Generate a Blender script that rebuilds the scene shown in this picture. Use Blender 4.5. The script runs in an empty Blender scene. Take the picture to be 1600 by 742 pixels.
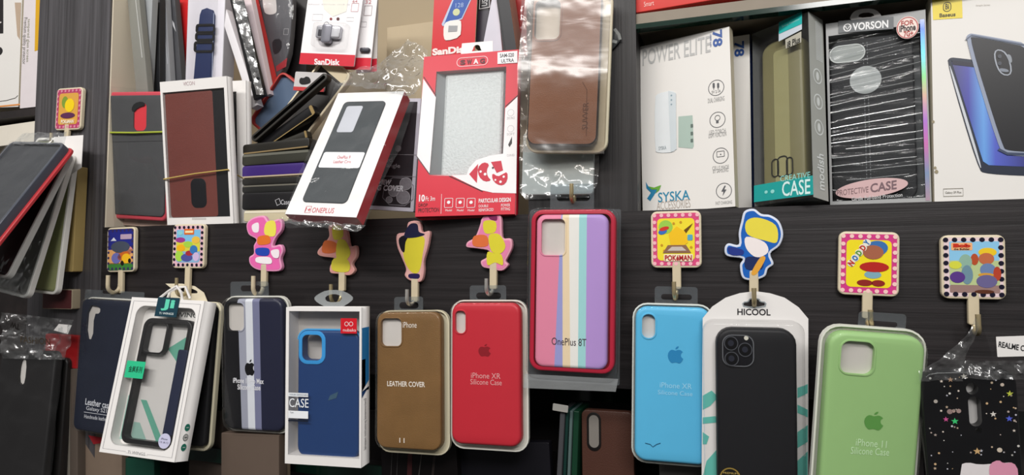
import bpy, bmesh, math, random
import numpy as np
from mathutils import Vector, Matrix, noise
from mathutils.geometry import tessellate_polygon

# ---------------------------------------------------------------- camera, light, exposure
SC = bpy.context.scene
COL = SC.collection
CAMZ, DIST, FPX = 1.40, 0.67, 1020.0           # camera height, distance to the panel, focal length in pixels
YAW, PITCH = math.radians(18.9), math.radians(3.2)
cd = bpy.data.cameras.new('camera')
cam = bpy.data.objects.new('camera', cd)
COL.objects.link(cam)
cam.location = (0, -DIST, CAMZ)
cam.rotation_euler = (math.radians(90) + PITCH, 0, YAW)
cd.sensor_fit = 'HORIZONTAL'
cd.sensor_width = 36.0
cd.lens = 36.0 * FPX / 1600.0
cd.clip_start = 0.01
SC.camera = cam

W = bpy.data.worlds.new('shop_ambient')
SC.world = W
W.use_nodes = True
wn, wl = W.node_tree.nodes, W.node_tree.links
_tc = wn.new('ShaderNodeTexCoord'); _sp = wn.new('ShaderNodeSeparateXYZ'); _cr = wn.new('ShaderNodeValToRGB')
wl.new(_tc.outputs['Generated'], _sp.inputs[0])
_mr = wn.new('ShaderNodeMapRange'); _mr.inputs[1].default_value = -1; _mr.inputs[2].default_value = 1
wl.new(_sp.outputs['Z'], _mr.inputs[0]); wl.new(_mr.outputs[0], _cr.inputs[0])
# a shop: dim floor and aisle, bright ceiling
for e, (p_, v_) in zip([_cr.color_ramp.elements[0], _cr.color_ramp.elements[1], _cr.color_ramp.elements.new(.52), _cr.color_ramp.elements.new(.72)],
                       ((0.0, .03), (1.0, .85), (.52, .10), (.72, .45))):
    e.position = p_; e.color = (v_, v_ * .98, v_ * .965, 1)
wl.new(_cr.outputs[0], wn['Background'].inputs[0])
wn['Background'].inputs[1].default_value = 0.75

def area(name, loc, target, sx, sy, power, col):
    l = bpy.data.lights.new(name, 'AREA')
    l.shape = 'RECTANGLE'
    l.size, l.size_y = sx, sy
    l.energy = power
    l.color = col
    o = bpy.data.objects.new(name, l)
    COL.objects.link(o)
    o.location = loc
    d = Vector(target) - Vector(loc)
    o.rotation_euler = d.to_track_quat('-Z', 'Y').to_euler()
    return o

area('ceiling_tube_light', (-0.65, -1.35, CAMZ + 1.10), (-0.50, 0.0, CAMZ), 1.6, 0.12, 22.0, (1, 0.97, 0.94))
area('ceiling_panel_light', (0.7, -2.2, CAMZ + 1.2), (-0.1, 0.0, CAMZ), 0.9, 0.5, 30.0, (1, 0.975, 0.95))

SC.view_settings.view_transform = 'Standard'
SC.view_settings.look = 'None'
SC.view_settings.exposure = 0.0
SC.view_settings.gamma = 1.0
SC.view_settings.use_curve_mapping = False

# ---------------------------------------------------------------- where a point of the photo lies in the shop
RC = np.array((Matrix.Rotation(YAW, 3, 'Z') @ Matrix.Rotation(math.radians(90) + PITCH, 3, 'X')))
CC = np.array((0, -DIST, CAMZ))

def ray(px, py):
    return RC @ np.array(((px - 800) / FPX, (371 - py) / FPX, -1.0))

def P(px, py, y=0.0):
    d = ray(px, py)
    return CC + d * (y - CC[1]) / d[1]

def proj(v):
    c = RC.T @ (np.asarray(v) - CC)
    return np.array((800 + FPX * c[0] / -c[2], 371 - FPX * c[1] / -c[2]))

def rot(roll, yaw, pitch):
    cy, sy, cp, sp, cr, sr = math.cos(yaw), math.sin(yaw), math.cos(pitch), math.sin(pitch), math.cos(roll), math.sin(roll)
    Rz = np.array(((cy, -sy, 0), (sy, cy, 0), (0, 0, 1)))
    Rx = np.array(((1, 0, 0), (0, cp, -sp), (0, sp, cp)))
    Ry = np.array(((cr, 0, sr), (0, 1, 0), (-sr, 0, cr)))
    return Rz @ Rx @ Ry

# ---------------------------------------------------------------- materials
def lin(h):
    h = h.lstrip('#')
    v = [int(h[i:i + 2], 16) / 255 for i in (0, 2, 4)]
    return tuple(c / 12.92 if c <= 0.04045 else ((c + 0.055) / 1.055) ** 2.4 for c in v)

MATS = {}

def _new(name):
    m = bpy.data.materials.new(name)
    m.use_nodes = True
    nt = m.node_tree
    nt.nodes.clear()
    out = nt.nodes.new('ShaderNodeOutputMaterial')
    tc = nt.nodes.new('ShaderNodeTexCoord')
    return m, nt, out, tc

def pm(name, hexc, rough=0.5, var=0.05, nscale=60, bump=0.0, bscale=400, metal=0.0, spec=0.32, coat=0.0, stretch=None):
    if name in MATS:
        return name
    m, nt, out, tc = _new(name)
    N, L = nt.nodes, nt.links
    b = N.new('ShaderNodeBsdfPrincipled')
    c = lin(hexc)
    nz = N.new('ShaderNodeTexNoise')
    nz.inputs['Scale'].default_value = nscale
    nz.inputs['Detail'].default_value = 4
    src = tc.outputs['Object']
    if stretch:
        mp = N.new('ShaderNodeMapping')
        mp.inputs['Scale'].default_value = stretch
        L.new(src, mp.inputs['Vector'])
        src = mp.outputs['Vector']
    L.new(src, nz.inputs['Vector'])
    mx = N.new('ShaderNodeMix')
    mx.data_type = 'RGBA'
    mx.inputs[6].default_value = tuple(x * (1 - var) for x in c) + (1,)
    mx.inputs[7].default_value = tuple(min(1, x * (1 + var) + var * 0.01) for x in c) + (1,)
    L.new(nz.outputs['Fac'], mx.inputs[0])
    L.new(mx.outputs[2], b.inputs['Base Color'])
    b.inputs['Roughness'].default_value = rough
    b.inputs['Metallic'].default_value = metal
    b.inputs['Specular IOR Level'].default_value = spec
    b.inputs['Coat Weight'].default_value = coat
    b.inputs['Coat Roughness'].default_value = 0.08
    if bump:
        n2 = N.new('ShaderNodeTexNoise')
        n2.inputs['Scale'].default_value = bscale
        n2.inputs['Detail'].default_value = 5
        L.new(src, n2.inputs['Vector'])
        bp = N.new('ShaderNodeBump')
        bp.inputs['Strength'].default_value = bump
        bp.inputs['Distance'].default_value = 0.001
        L.new(n2.outputs['Fac'], bp.inputs['Height'])
        L.new(bp.outputs['Normal'], b.inputs['Normal'])
    L.new(b.outputs[0], out.inputs[0])
    MATS[name] = m
    return name

def clear(name, tint='f4f6f6', haze=0.02, hazec='ffffff', rough=0.06, gloss=0.05, edge=0.6, bump=0.0, bscale=60, stretch=None, crease=False):
    """thin clear plastic: lets light straight through, adds a sheen that grows towards grazing angles"""
    m, nt, out, tc = _new(name)
    N, L = nt.nodes, nt.links
    tr = N.new('ShaderNodeBsdfTransparent')
    tr.inputs[0].default_value = lin(tint) + (1,)
    df = N.new('ShaderNodeBsdfDiffuse')
    df.inputs[0].default_value = lin(hazec) + (1,)
    gl = N.new('ShaderNodeBsdfGlossy')
    gl.inputs['Roughness'].default_value = rough
    lw = N.new('ShaderNodeLayerWeight')
    lw.inputs[0].default_value = 0.5
    pw = N.new('ShaderNodeMath'); pw.operation = 'POWER'; pw.inputs[1].default_value = 3.0
    ma = N.new('ShaderNodeMath'); ma.operation = 'MULTIPLY_ADD'
    ma.inputs[1].default_value = edge; ma.inputs[2].default_value = gloss
    L.new(lw.outputs['Facing'], pw.inputs[0]); L.new(pw.outputs[0], ma.inputs[0])
    m1 = N.new('ShaderNodeMixShader'); m1.inputs[0].default_value = haze
    L.new(tr.outputs[0], m1.inputs[1]); L.new(df.outputs[0], m1.inputs[2])
    m2 = N.new('ShaderNodeMixShader')
    L.new(ma.outputs[0], m2.inputs[0]); L.new(m1.outputs[0], m2.inputs[1]); L.new(gl.outputs[0], m2.inputs[2])
    if bump:
        src = tc.outputs['Object']
        if stretch:
            mp = N.new('ShaderNodeMapping'); mp.inputs['Scale'].default_value = stretch
            L.new(src, mp.inputs['Vector']); src = mp.outputs['Vector']
        n2 = N.new('ShaderNodeTexNoise'); n2.inputs['Scale'].default_value = bscale; n2.inputs['Detail'].default_value = 3
        if crease:
            n2.noise_type = 'RIDGED_MULTIFRACTAL'
        n2.inputs['Distortion'].default_value = 0.6
        L.new(src, n2.inputs['Vector'])
        bp = N.new('ShaderNodeBump'); bp.inputs['Strength'].default_value = bump; bp.inputs['Distance'].default_value = 0.004
        L.new(n2.outputs['Fac'], bp.inputs['Height'])
        L.new(bp.outputs['Normal'], gl.inputs['Normal'])
        L.new(bp.outputs['Normal'], lw.inputs['Normal'])
    L.new(m2.outputs[0], out.inputs[0])
    MATS[name] = m
    return name

def wood(name, dark, light, sx, sz, rough=0.42, spec=0.5, bump=0.25):
    m, nt, out, tc = _new(name)
    N, L = nt.nodes, nt.links
    mp = N.new('ShaderNodeMapping'); mp.inputs['Scale'].default_value = (sx, 30, sz)
    L.new(tc.outputs['Object'], mp.inputs['Vector'])
    n1 = N.new('ShaderNodeTexNoise'); n1.inputs['Scale'].default_value = 1.0; n1.inputs['Detail'].default_value = 6; n1.inputs['Roughness'].default_value = 0.65
    L.new(mp.outputs['Vector'], n1.inputs['Vector'])
    cr = N.new('ShaderNodeValToRGB')
    cr.color_ramp.elements[0].position = 0.35; cr.color_ramp.elements[0].color = lin(dark) + (1,)
    cr.color_ramp.elements[1].position = 0.68; cr.color_ramp.elements[1].color = lin(light) + (1,)
    L.new(n1.outputs['Fac'], cr.inputs[0])
    b = N.new('ShaderNodeBsdfPrincipled')
    L.new(cr.outputs[0], b.inputs['Base Color'])
    b.inputs['Roughness'].default_value = rough
    b.inputs['Specular IOR Level'].default_value = spec
    bp = N.new('ShaderNodeBump'); bp.inputs['Strength'].default_value = bump; bp.inputs['Distance'].default_value = 0.001
    L.new(n1.outputs['Fac'], bp.inputs['Height']); L.new(bp.outputs['Normal'], b.inputs['Normal'])
    L.new(b.outputs[0], out.inputs[0])
    MATS[name] = m
    return name

def ramp_mat(name, axis, stops, lo, hi, rough=0.3, metal=0.0):
    """a print or foil whose own ink runs through several colours along one axis of the thing"""
    m, nt, out, tc = _new(name)
    N, L = nt.nodes, nt.links
    sp = N.new('ShaderNodeSeparateXYZ'); L.new(tc.outputs['Object'], sp.inputs[0])
    mr = N.new('ShaderNodeMapRange'); mr.inputs[1].default_value = lo; mr.inputs[2].default_value = hi
    L.new(sp.outputs['XYZ'.index(axis)], mr.inputs[0])
    cr = N.new('ShaderNodeValToRGB')
    while len(cr.color_ramp.elements) < len(stops):
        cr.color_ramp.elements.new(0.5)
    for e, (p, h) in zip(cr.color_ramp.elements, stops):
        e.position = p; e.color = lin(h) + (1,)
    L.new(mr.outputs[0], cr.inputs[0])
    b = N.new('ShaderNodeBsdfPrincipled')
    b.inputs['Roughness'].default_value = rough; b.inputs['Metallic'].default_value = metal
    L.new(cr.outputs[0], b.inputs['Base Color']); L.new(b.outputs[0], out.inputs[0])
    MATS[name] = m
    return name

def C(hexc, rough=0.5, **k):
    """plain card, ink or plastic of one colour"""
    return pm('ink_%s_%d' % (hexc, int(rough * 100)), hexc, rough, **k)

# ---------------------------------------------------------------- outlines in a thing's own plane
def rrect(x0, z0, x1, z1, r, n=5):
    r = min(r, abs(x1 - x0) / 2 - 1e-6, abs(z1 - z0) / 2 - 1e-6)
    if r <= 1e-6:
        return [(x0, z0), (x1, z0), (x1, z1), (x0, z1)]
    pts = []
    for cx, cz, a0 in ((x1 - r, z0 + r, -90), (x1 - r, z1 - r, 0), (x0 + r, z1 - r, 90), (x0 + r, z0 + r, 180)):
        for k in range(n + 1):
            a = math.radians(a0 + 90 * k / n)
            pts.append((cx + r * math.cos(a), cz + r * math.sin(a)))
    return pts

def ell(cx, cz, rx, rz=None, n=28):
    rz = rx if rz is None else rz
    return [(cx + rx * math.cos(2 * math.pi * k / n), cz + rz * math.sin(2 * math.pi * k / n)) for k in range(n)]

def area2(p):
    return sum(p[i][0] * p[(i + 1) % len(p)][1] - p[(i + 1) % len(p)][0] * p[i][1] for i in range(len(p)))

def inset(p, d):
    n = len(p)
    s = 1 if area2(p) > 0 else -1
    out = []
    for i in range(n):
        a, b, c = Vector(p[i - 1]), Vector(p[i]), Vector(p[(i + 1) % n])
        e1, e2 = b - a, c - b
        if e1.length < 1e-9: e1 = e2
        if e2.length < 1e-9: e2 = e1
        e1.normalize(); e2.normalize()
        n1, n2 = Vector((-e1.y, e1.x)) * s, Vector((-e2.y, e2.x)) * s
        m = n1 + n2
        if m.length < 1e-6:
            m = n1.copy()
        m.normalize()
        k = max(0.35, m.dot(n1))
        q = b + m * (d / k)
        out.append((q.x, q.y))
    return out

def smooth(p, it=2):
    for _ in range(it):
        q = []
        for i in range(len(p)):
            a, b = p[i], p[(i + 1) % len(p)]
            q.append((a[0] * .75 + b[0] * .25, a[1] * .75 + b[1] * .25))
            q.append((a[0] * .25 + b[0] * .75, a[1] * .25 + b[1] * .75))
        p = q
    return p

_TXT = {}

def catmull(p, k=4):
    out = []
    n = len(p)
    for i in range(n):
        a, b, c, d = [Vector(p[(i + j - 1) % n]) for j in range(4)]
        for m in range(k):
            t = m / k
            q = 0.5 * ((2 * b) + (c - a) * t + (2 * a - 5 * b + 4 * c - d) * t * t + (3 * b - a - 3 * c + d) * t ** 3)
            out.append((q.x, q.y))
    return out

def text_mesh(body, bold):
    key = (body, bold)
    if key not in _TXT:
        cu = bpy.data.curves.new('t', 'FONT')
        cu.body = body
        cu.size = 1.0
        cu.offset = bold
        cu.resolution_u = 3
        ob = bpy.data.objects.new('t', cu)
        COL.objects.link(ob)
        dg = bpy.context.evaluated_depsgraph_get()
        dg.update()
        me = bpy.data.meshes.new_from_object(ob.evaluated_get(dg))
        vs = [(v.co.x, v.co.y) for v in me.vertices]
        fs = [tuple(p.vertices) for p in me.polygons]
        bpy.data.objects.remove(ob)
        bpy.data.curves.remove(cu)
        bpy.data.meshes.remove(me)
        if vs:
            x0 = min(v[0] for v in vs); x1 = max(v[0] for v in vs)
            y0 = min(v[1] for v in vs); y1 = max(v[1] for v in vs)
            vs = [((x - x0) / (x1 - x0), (y - y0) / (y1 - y0)) for x, y in vs]
        _TXT[key] = (vs, fs)
    return _TXT[key]

def tag(o, label=None, cat=None, group=None, kind=None):
    if label: o['label'] = label
    if cat: o['category'] = cat
    if group: o['group'] = group
    if kind: o['kind'] = kind
    return o

# ---------------------------------------------------------------- a thing: a flat-fronted frame (x right, z up, w towards the shopper)
ALL = []

class Thing:
    def __init__(s, name, label, cat, quad, y, group=None, yaw=0.0, pitch=0.0, lam=20, size=None, rigid=False):
        s.name, s.label, s.cat, s.group = name, label, cat, group
        yaw, pitch = math.radians(yaw), math.radians(pitch)
        q = np.array(quad, float)
        pts = np.array([P(a, b, y) for a, b in q])
        c = pts.mean(0)
        w = (np.linalg.norm(pts[1] - pts[0]) + np.linalg.norm(pts[2] - pts[3])) / 2
        h = (np.linalg.norm(pts[3] - pts[0]) + np.linalg.norm(pts[2] - pts[1])) / 2
        up = (pts[0] + pts[1] - pts[2] - pts[3])
        roll = math.atan2(up[0], up[2])
        lam = 1e5 if rigid else lam
        def corners(p):
            R = rot(p[2], p[3], p[4])
            w_, h_ = math.exp(p[5]), math.exp(p[6])
            cen = np.array((p[0], y, p[1]))
            return R, cen, [cen + R @ np.array((sx * w_ / 2, 0, sz * h_ / 2)) for sx, sz in ((-1, 1), (1, 1), (1, -1), (-1, -1))]
        def res(p):
            _, _, cs = corners(p)
            r = [proj(k) - qq for k, qq in zip(cs, q)]
            ex = [lam * (p[3] - yaw), lam * (p[4] - pitch)]
            if size:
                ex += [300 * (p[5] - math.log(size[0])), 300 * (p[6] - math.log(size[1]))]
            return np.concatenate(r + [np.array(ex)])
        p = np.array((c[0], c[2], roll, yaw, pitch, math.log(w), math.log(h)))
        mu = 1e-3
        f = res(p)
        for _ in range(60):
            J = np.array([(res(p + e) - f) / 1e-6 for e in np.eye(7) * 1e-6]).T
            A = J.T @ J
            st = np.linalg.solve(A + mu * np.diag(np.diag(A) + 1e-9), -J.T @ f)
            f2 = res(p + st)
            if f2 @ f2 < f @ f:
                p, f, mu = p + st, f2, mu * 0.4
            else:
                mu *= 4
        s.R, s.c, cs = corners(p)
        s.w, s.h = math.exp(p[5]), math.exp(p[6])
        s.base = s.c + s.R @ np.array((0, 0, -s.h / 2))
        s.root = None
        s.info = (name, [round(math.degrees(v), 1) for v in p[2:5]], round(s.w * 1000), round(s.h * 1000), round(float(np.abs(f[:8]).max()), 1),
                  [round(float(k[1]) * 1000) for k in cs])
        s.made = {}
        ALL.append(s)

    def matrix(s):
        M = Matrix([list(r) for r in s.R]).to_4x4()
        M.translation = Vector(s.base)
        return M

    def empty(s):
        if s.root is None:
            o = bpy.data.objects.new(s.name, None)
            o.empty_display_size = 0.02
            COL.objects.link(o)
            o.matrix_world = s.matrix()
            s.root = tag(o, s.label, s.cat, s.group)
        return s.root

    def l(s, px, py, w=0.0):
        """photo point -> (x, z) in this thing's plane w"""
        d = ray(px, py)
        n = s.R @ np.array((0, -1.0, 0))
        o = s.base + n * w
        t = ((o - CC) @ n) / (d @ n)
        v = s.R.T @ (CC + d * t - s.base)
        return (float(v[0]), float(v[2]))

    def q(s, pts, w=0.0):
        return [s.l(a, b, w) for a, b in pts]

    def rr(s, x0, y0, x1, y1, r=0.0, w=0.0, n=5):
        a, b = s.l(x0, y0, w), s.l(x1, y1, w)
        return rrect(min(a[0], b[0]), min(a[1], b[1]), max(a[0], b[0]), max(a[1], b[1]), r, n)

    def full(s, r=0.0, m=0.0, n=5):
        return rrect(-s.w / 2 - m, -m, s.w / 2 + m, s.h + m, r, n)

    def f(s, fx, fy):
        return ((fx - .5) * s.w, (1 - fy) * s.h)

    def frr(s, f0, g0, f1, g1, r=0.0, n=5):
        a, b = s.f(f0, g0), s.f(f1, g1)
        return rrect(a[0], b[1], b[0], a[1], r, n)

    def el(s, px, py, rpx, w=0.0, n=24):
        a, b, c = s.l(px, py, w), s.l(px + rpx, py, w), s.l(px, py - rpx, w)
        return ell(a[0], a[1], math.hypot(b[0] - a[0], b[1] - a[1]), math.hypot(c[0] - a[0], c[1] - a[1]), n)

    def part(s, name, parent=None):
        SUB = {"window": "box", "sticker": "box", "series_sticker": "box", "round_sticker": "box", "brand_sticker": "box", "model_label": "box", "header_label": "box", "oval_label": "box", "price_label": "box", "printed_band": "box", "wrinkled_film": "box", "camera_bump": "phone_case", "strap_loop": "watch_strap", "hang_slot_rim": "backing_card"}
        if parent is None and name in SUB:
            parent = s.made.get(SUB[name])
        return MB(s, name, parent if parent else s.empty())

    def main(s):
        return MB(s, s.name, None)

class MB:
    """collects shapes of ONE mesh object in the frame of a thing"""
    def __init__(s, t, name, parent):
        s.t, s.name, s.parent = t, name, parent
        s.V, s.F, s.MI, s.slots, s.cuts = [], [], [], [], []

    def mi(s, m):
        if m not in s.slots:
            s.slots.append(m)
        return s.slots.index(m)

    def add(s, V, F, m):
        o = len(s.V)
        s.V += V
        k = s.mi(m)
        for f in F:
            s.F.append(tuple(i + o for i in f))
            s.MI.append(k)

    def v(s, x, z, w):
        return (x, -w, z)

    def tess(s, loops, w, m):
        tr = tessellate_polygon([[Vector((a, b, 0)) for a, b in lp] for lp in loops])
        flat = [s.v(a, b, w) for lp in loops for a, b in lp]
        s.add(flat, [t for t in tr], m)

    def flat(s, poly, w, m, holes=()):
        s.tess([poly] + list(holes), w, m)
        return s

    def slab(s, poly, w0, w1, m, holes=(), rnd=0.0, rb=0.0, seg=3, back=True, front=True, smat=None):
        if area2(poly) < 0:
            poly = poly[::-1]
        rings = []
        if rb:
            for k in range(seg + 1):
                a = math.pi / 2 * (1 - k / seg)
                rings.append((inset(poly, rb * (1 - math.cos(a))), w0 + rb * (1 - math.sin(a))))
        else:
            rings.append((poly, w0))
        if rnd:
            for k in range(seg + 1):
                a = math.pi / 2 * k / seg
                rings.append((inset(poly, rnd * (1 - math.cos(a))), w1 - rnd + rnd * math.sin(a)))
        else:
            rings.append((poly, w1))
        n = len(poly)
        V = [s.v(a, b, w) for r, w in rings for a, b in r]
        F = []
        for k in range(len(rings) - 1):
            for i in range(n):
                j = (i + 1) % n
                F.append((k * n + i, k * n + j, (k + 1) * n + j, (k + 1) * n + i))
        s.add(V, F, smat or m)
        if front:
            s.tess([rings[-1][0]] + list(holes), w1, m)
        if back:
            s.tess([rings[0][0]] + list(holes), w0, smat or m)
        for hp in holes:
            k = len(hp)
            V = [s.v(a, b, w0) for a, b in hp] + [s.v(a, b, w1) for a, b in hp]
            s.add(V, [(i, (i + 1) % k, k + (i + 1) % k, k + i) for i in range(k)], smat or m)
        return s

    def stroke(s, pts, width, w, m, closed=False, th=0.0):
        n = len(pts)
        L, R = [], []
        for i in range(n):
            if closed:
                a, c = Vector(pts[i - 1]), Vector(pts[(i + 1) % n])
            else:
                a, c = Vector(pts[max(0, i - 1)]), Vector(pts[min(n - 1, i + 1)])
            d = c - a
            if d.length < 1e-9:
                d = Vector((1, 0))
            d.normalize()
            nn = Vector((-d.y, d.x)) * width / 2
            b = Vector(pts[i])
            L.append(b + nn); R.append(b - nn)
        V = [s.v(p.x, p.y, w) for p in L] + [s.v(p.x, p.y, w) for p in R]
        F = [(i, (i + 1) % n, n + (i + 1) % n, n + i) for i in range(n if closed else n - 1)]
        s.add(V, F, m)
        return s

    def tube(s, pts, r, m, n=10, closed=False):
        """pts: (x, z, w)"""
        Pp = [Vector(s.v(*p)) for p in pts]
        k = len(Pp)
        V, F = [], []
        up = Vector((0.13, 0.9, 0.31)).normalized()
        prev = None
        for i in range(k):
            a = Pp[i - 1] if (closed or i) else Pp[i]
            c = Pp[(i + 1) % k] if (closed or i < k - 1) else Pp[i]
            d = (c - a).normalized()
            if prev is None:
                u = up - d * up.dot(d)
            else:
                u = prev - d * prev.dot(d)
            u.normalize()
            prev = u
            q = d.cross(u)
            for j in range(n):
                an = 2 * math.pi * j / n
                V.append(tuple(Pp[i] + u * r * math.cos(an) + q * r * math.sin(an)))
        for i in range(k if closed else k - 1):
            for j in range(n):
                F.append((i * n + j, i * n + (j + 1) % n, ((i + 1) % k) * n + (j + 1) % n, ((i + 1) % k) * n + j))
        if not closed:
            F.append(tuple(range(n))[::-1])
            F.append(tuple((k - 1) * n + j for j in range(n)))
        s.add(V, F, m)
        return s

    def text(s, body, box, m, w=0.0003, rot=0, bold=0.0, local=False):
        if local:
            x0, z0, x1, z1 = box
        else:
            a, b = s.t.l(box[0], box[1], w), s.t.l(box[2], box[3], w)
            x0, x1 = min(a[0], b[0]), max(a[0], b[0])
            z0, z1 = min(a[1], b[1]), max(a[1], b[1])
        vs, fs = text_mesh(body, bold)
        V = []
        for a, b in vs:
            if rot == 0:
                x, z = x0 + a * (x1 - x0), z0 + b * (z1 - z0)
            elif rot == 90:      # reads upwards
                x, z = x1 - b * (x1 - x0), z0 + a * (z1 - z0)
            else:                # reads downwards
                x, z = x0 + b * (x1 - x0), z1 - a * (z1 - z0)
            V.append(s.v(x, z, w))
        s.add(V, fs, m)
        return s

    def textq(s, body, tl, tr, bl, m, w=0.0003, bold=0.0):
        """lettering in a slanted box given by three photo corners"""
        A, B, Cc = Vector(s.t.l(*tl, w)), Vector(s.t.l(*tr, w)), Vector(s.t.l(*bl, w))
        vs, fs = text_mesh(body, bold)
        V = []
        for a, b in vs:
            p = A + (B - A) * a + (Cc - A) * (1 - b)
            V.append(s.v(p.x, p.y, w))
        s.add(V, fs, m)
        return s

    def film(s, left, right, w, m, nu=26, nv=26, amp=0.0015, freq=40, seed=0, bulge=0.0, local=False, prof=None):
        def path(pp, k):
            pp = pp if local else s.t.q(pp, w)
            seg = [math.dist(pp[i], pp[i + 1]) for i in range(len(pp) - 1)]
            tot = sum(seg); out = []
            for i in range(k + 1):
                d = tot * i / k
                j = 0
                while j < len(seg) - 1 and d > seg[j]:
                    d -= seg[j]; j += 1
                f = d / max(seg[j], 1e-9)
                out.append((pp[j][0] + (pp[j + 1][0] - pp[j][0]) * f, pp[j][1] + (pp[j + 1][1] - pp[j][1]) * f))
            return out
        A, B = path(left, nv), path(right, nv)
        V = []
        for j in range(nv + 1):
            for i in range(nu + 1):
                f = i / nu
                x, z = A[j][0] + (B[j][0] - A[j][0]) * f, A[j][1] + (B[j][1] - A[j][1]) * f
                d = amp * noise.fractal(Vector((x * freq + seed, z * freq, seed * 1.7)), 1.0, 2.0, 4) + bulge * math.sin(math.pi * f) + (prof(j / nv) if prof else 0)
                V.append(s.v(x, z, w + d))
        F = [(j * (nu + 1) + i, j * (nu + 1) + i + 1, (j + 1) * (nu + 1) + i + 1, (j + 1) * (nu + 1) + i) for j in range(nv) for i in range(nu)]
        s.add(V, F, m)
        return s

    def bands(s, lines, mats):
        """split along near-vertical lines ((x,z),(x,z)) and give each band its colour"""
        s.cuts = (lines, mats)
        return s

    def done(s, label=None, kind=None, sharp=40):
        me = bpy.data.meshes.new(s.name)
        me.from_pydata(s.V, [], s.F)
        extra = s.cuts[1] if s.cuts else []
        for m in extra:
            s.mi(m)
        for m in s.slots:
            me.materials.append(MATS[m])
        me.polygons.foreach_set('material_index', s.MI)
        bm = bmesh.new()
        bm.from_mesh(me)
        bmesh.ops.remove_doubles(bm, verts=bm.verts[:], dist=2e-6)
        if s.cuts:
            lines, mats = s.cuts
            for (a, b) in lines:
                d = Vector((b[0] - a[0], 0, b[1] - a[1])).normalized()
                no = Vector((d.z, 0, -d.x))
                bmesh.ops.bisect_plane(bm, geom=bm.verts[:] + bm.edges[:] + bm.faces[:], plane_co=(a[0], 0, a[1]), plane_no=no)
            for f in bm.faces:
                c = f.calc_center_median()
                k = 0
                for (a, b) in lines:
                    x = a[0] + (b[0] - a[0]) * (c.z - a[1]) / (b[1] - a[1])
                    if c.x > x:
                        k += 1
                if f.material_index == 0:
                    f.material_index = s.slots.index(mats[k])
        bmesh.ops.recalc_face_normals(bm, faces=bm.faces[:])
        bm.to_mesh(me)
        bm.free()
        me.shade_smooth()
        me.set_sharp_from_angle(angle=math.radians(sharp))
        o = bpy.data.objects.new(s.name, me)
        COL.objects.link(o)
        if s.parent is None:
            o.matrix_world = s.t.matrix()
            tag(o, s.t.label, s.t.cat, s.t.group, kind)
            s.t.root = o
        else:
            o.parent = s.parent
            s.t.made[s.name] = o
            if label: o['label'] = label
            if kind: o['kind'] = kind
        return o

def struct(name, boxes, m):
    """a piece of the fitted shelving: boxes (x0, x1, y0, y1, z0, z1)"""
    V, F = [], []
    for x0, x1, y0, y1, z0, z1 in boxes:
        o = len(V)
        V += [(x, y, z) for x in (x0, x1) for y in (y0, y1) for z in (z0, z1)]
        F += [tuple(o + i for i in f) for f in ((0, 1, 3, 2), (4, 6, 7, 5), (0, 4, 5, 1), (2, 3, 7, 6), (0, 2, 6, 4), (1, 5, 7, 3))]
    me = bpy.data.meshes.new(name)
    me.from_pydata(V, [], F)
    me.materials.append(MATS[m])
    bm = bmesh.new(); bm.from_mesh(me)
    bmesh.ops.recalc_face_normals(bm, faces=bm.faces[:])
    bm.to_mesh(me); bm.free()
    o = bpy.data.objects.new(name, me)
    COL.objects.link(o)
    o['kind'] = 'structure'
    return o

APPLE = [(.50, .76), (.58, .79), (.68, .82), (.78, .81), (.88, .76), (.95, .69), (.87, .62), (.83, .53), (.84, .43), (.90, .34), (.98, .29), (.93, .17),
         (.85, .06), (.77, .0), (.69, .0), (.60, .035), (.50, .05), (.40, .03), (.31, .0), (.22, .03), (.12, .14), (.05, .28), (.02, .44), (.05, .60), (.13, .73),
         (.24, .80), (.35, .80), (.44, .77)]
LEAF = [(.50, .84), (.51, .93), (.58, 1.0), (.69, 1.04), (.68, .96), (.62, .88)]

def apple(mb, box, m, w=0.0003):
    a, b = mb.t.l(box[0], box[1], w), mb.t.l(box[2], box[3], w)
    f = lambda p: [(a[0] + (b[0] - a[0]) * x, b[1] + (a[1] - b[1]) * z / 1.04) for x, z in p]
    mb.flat(f(APPLE), w, m)
    mb.flat(f(LEAF), w, m)

MM = 0.001

# ---------------------------------------------------------------- materials used by many things
wood('laminate_level', '1a1718', '2c2829', 3.0, 190, rough=0.42, spec=0.35, bump=0.35)
wood('laminate_middle', '1d1b1c', '333132', 170, 3.0, rough=0.45, spec=0.35, bump=0.4)
wood('laminate_upright', '353335', '5a585b', 170, 3.0, rough=0.34, bump=0.5)  # same laminate as the middle upright, colour lightened in place of its sheen
wood('laminate_dark', '191515', '2a2322', 20, 20, rough=0.5)
pm('lining_cream', 'dacfba', 0.6, var=0.04, nscale=8)
pm('shelf_grey', '8a7f70', 0.5, var=0.1)
pm('cream_board', 'a5957a', 0.6, var=0.06, nscale=8)
pm('brown_board', '4a3b33', 0.6, var=0.15, nscale=10)
pm('green_glass', '0d2a20', 0.12, var=0.1, spec=0.6)
pm('white_card', 'ece9e6', 0.42, var=0.02)
pm('ivory_card', 'e4e1dc', 0.42, var=0.03, nscale=20)
pm('aged_card', 'd9cfb6', 0.5, var=0.05, nscale=25)
pm('grey_card', '8e9092', 0.45, var=0.05)
pm('carton', 'b9a98d', 0.7, var=0.06, nscale=30)
pm('black_plastic', '161517', 0.35, var=0.1)
pm('black_soft', '141418', 0.5, var=0.08, bump=0.05, spec=0.3)
pm('hook_cream', 'cdbfa2', 0.35, var=0.08, nscale=90)
pm('hook_brass', 'b9a983', 0.32, var=0.1, metal=0.55)
pm('hook_steel', 'cfccc6', 0.28, var=0.1, metal=0.6)
pm('plate_edge', 'd8cbb0', 0.3, var=0.04)
pm('tray_white', 'dcdcd2', 0.3, var=0.03)
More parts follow.
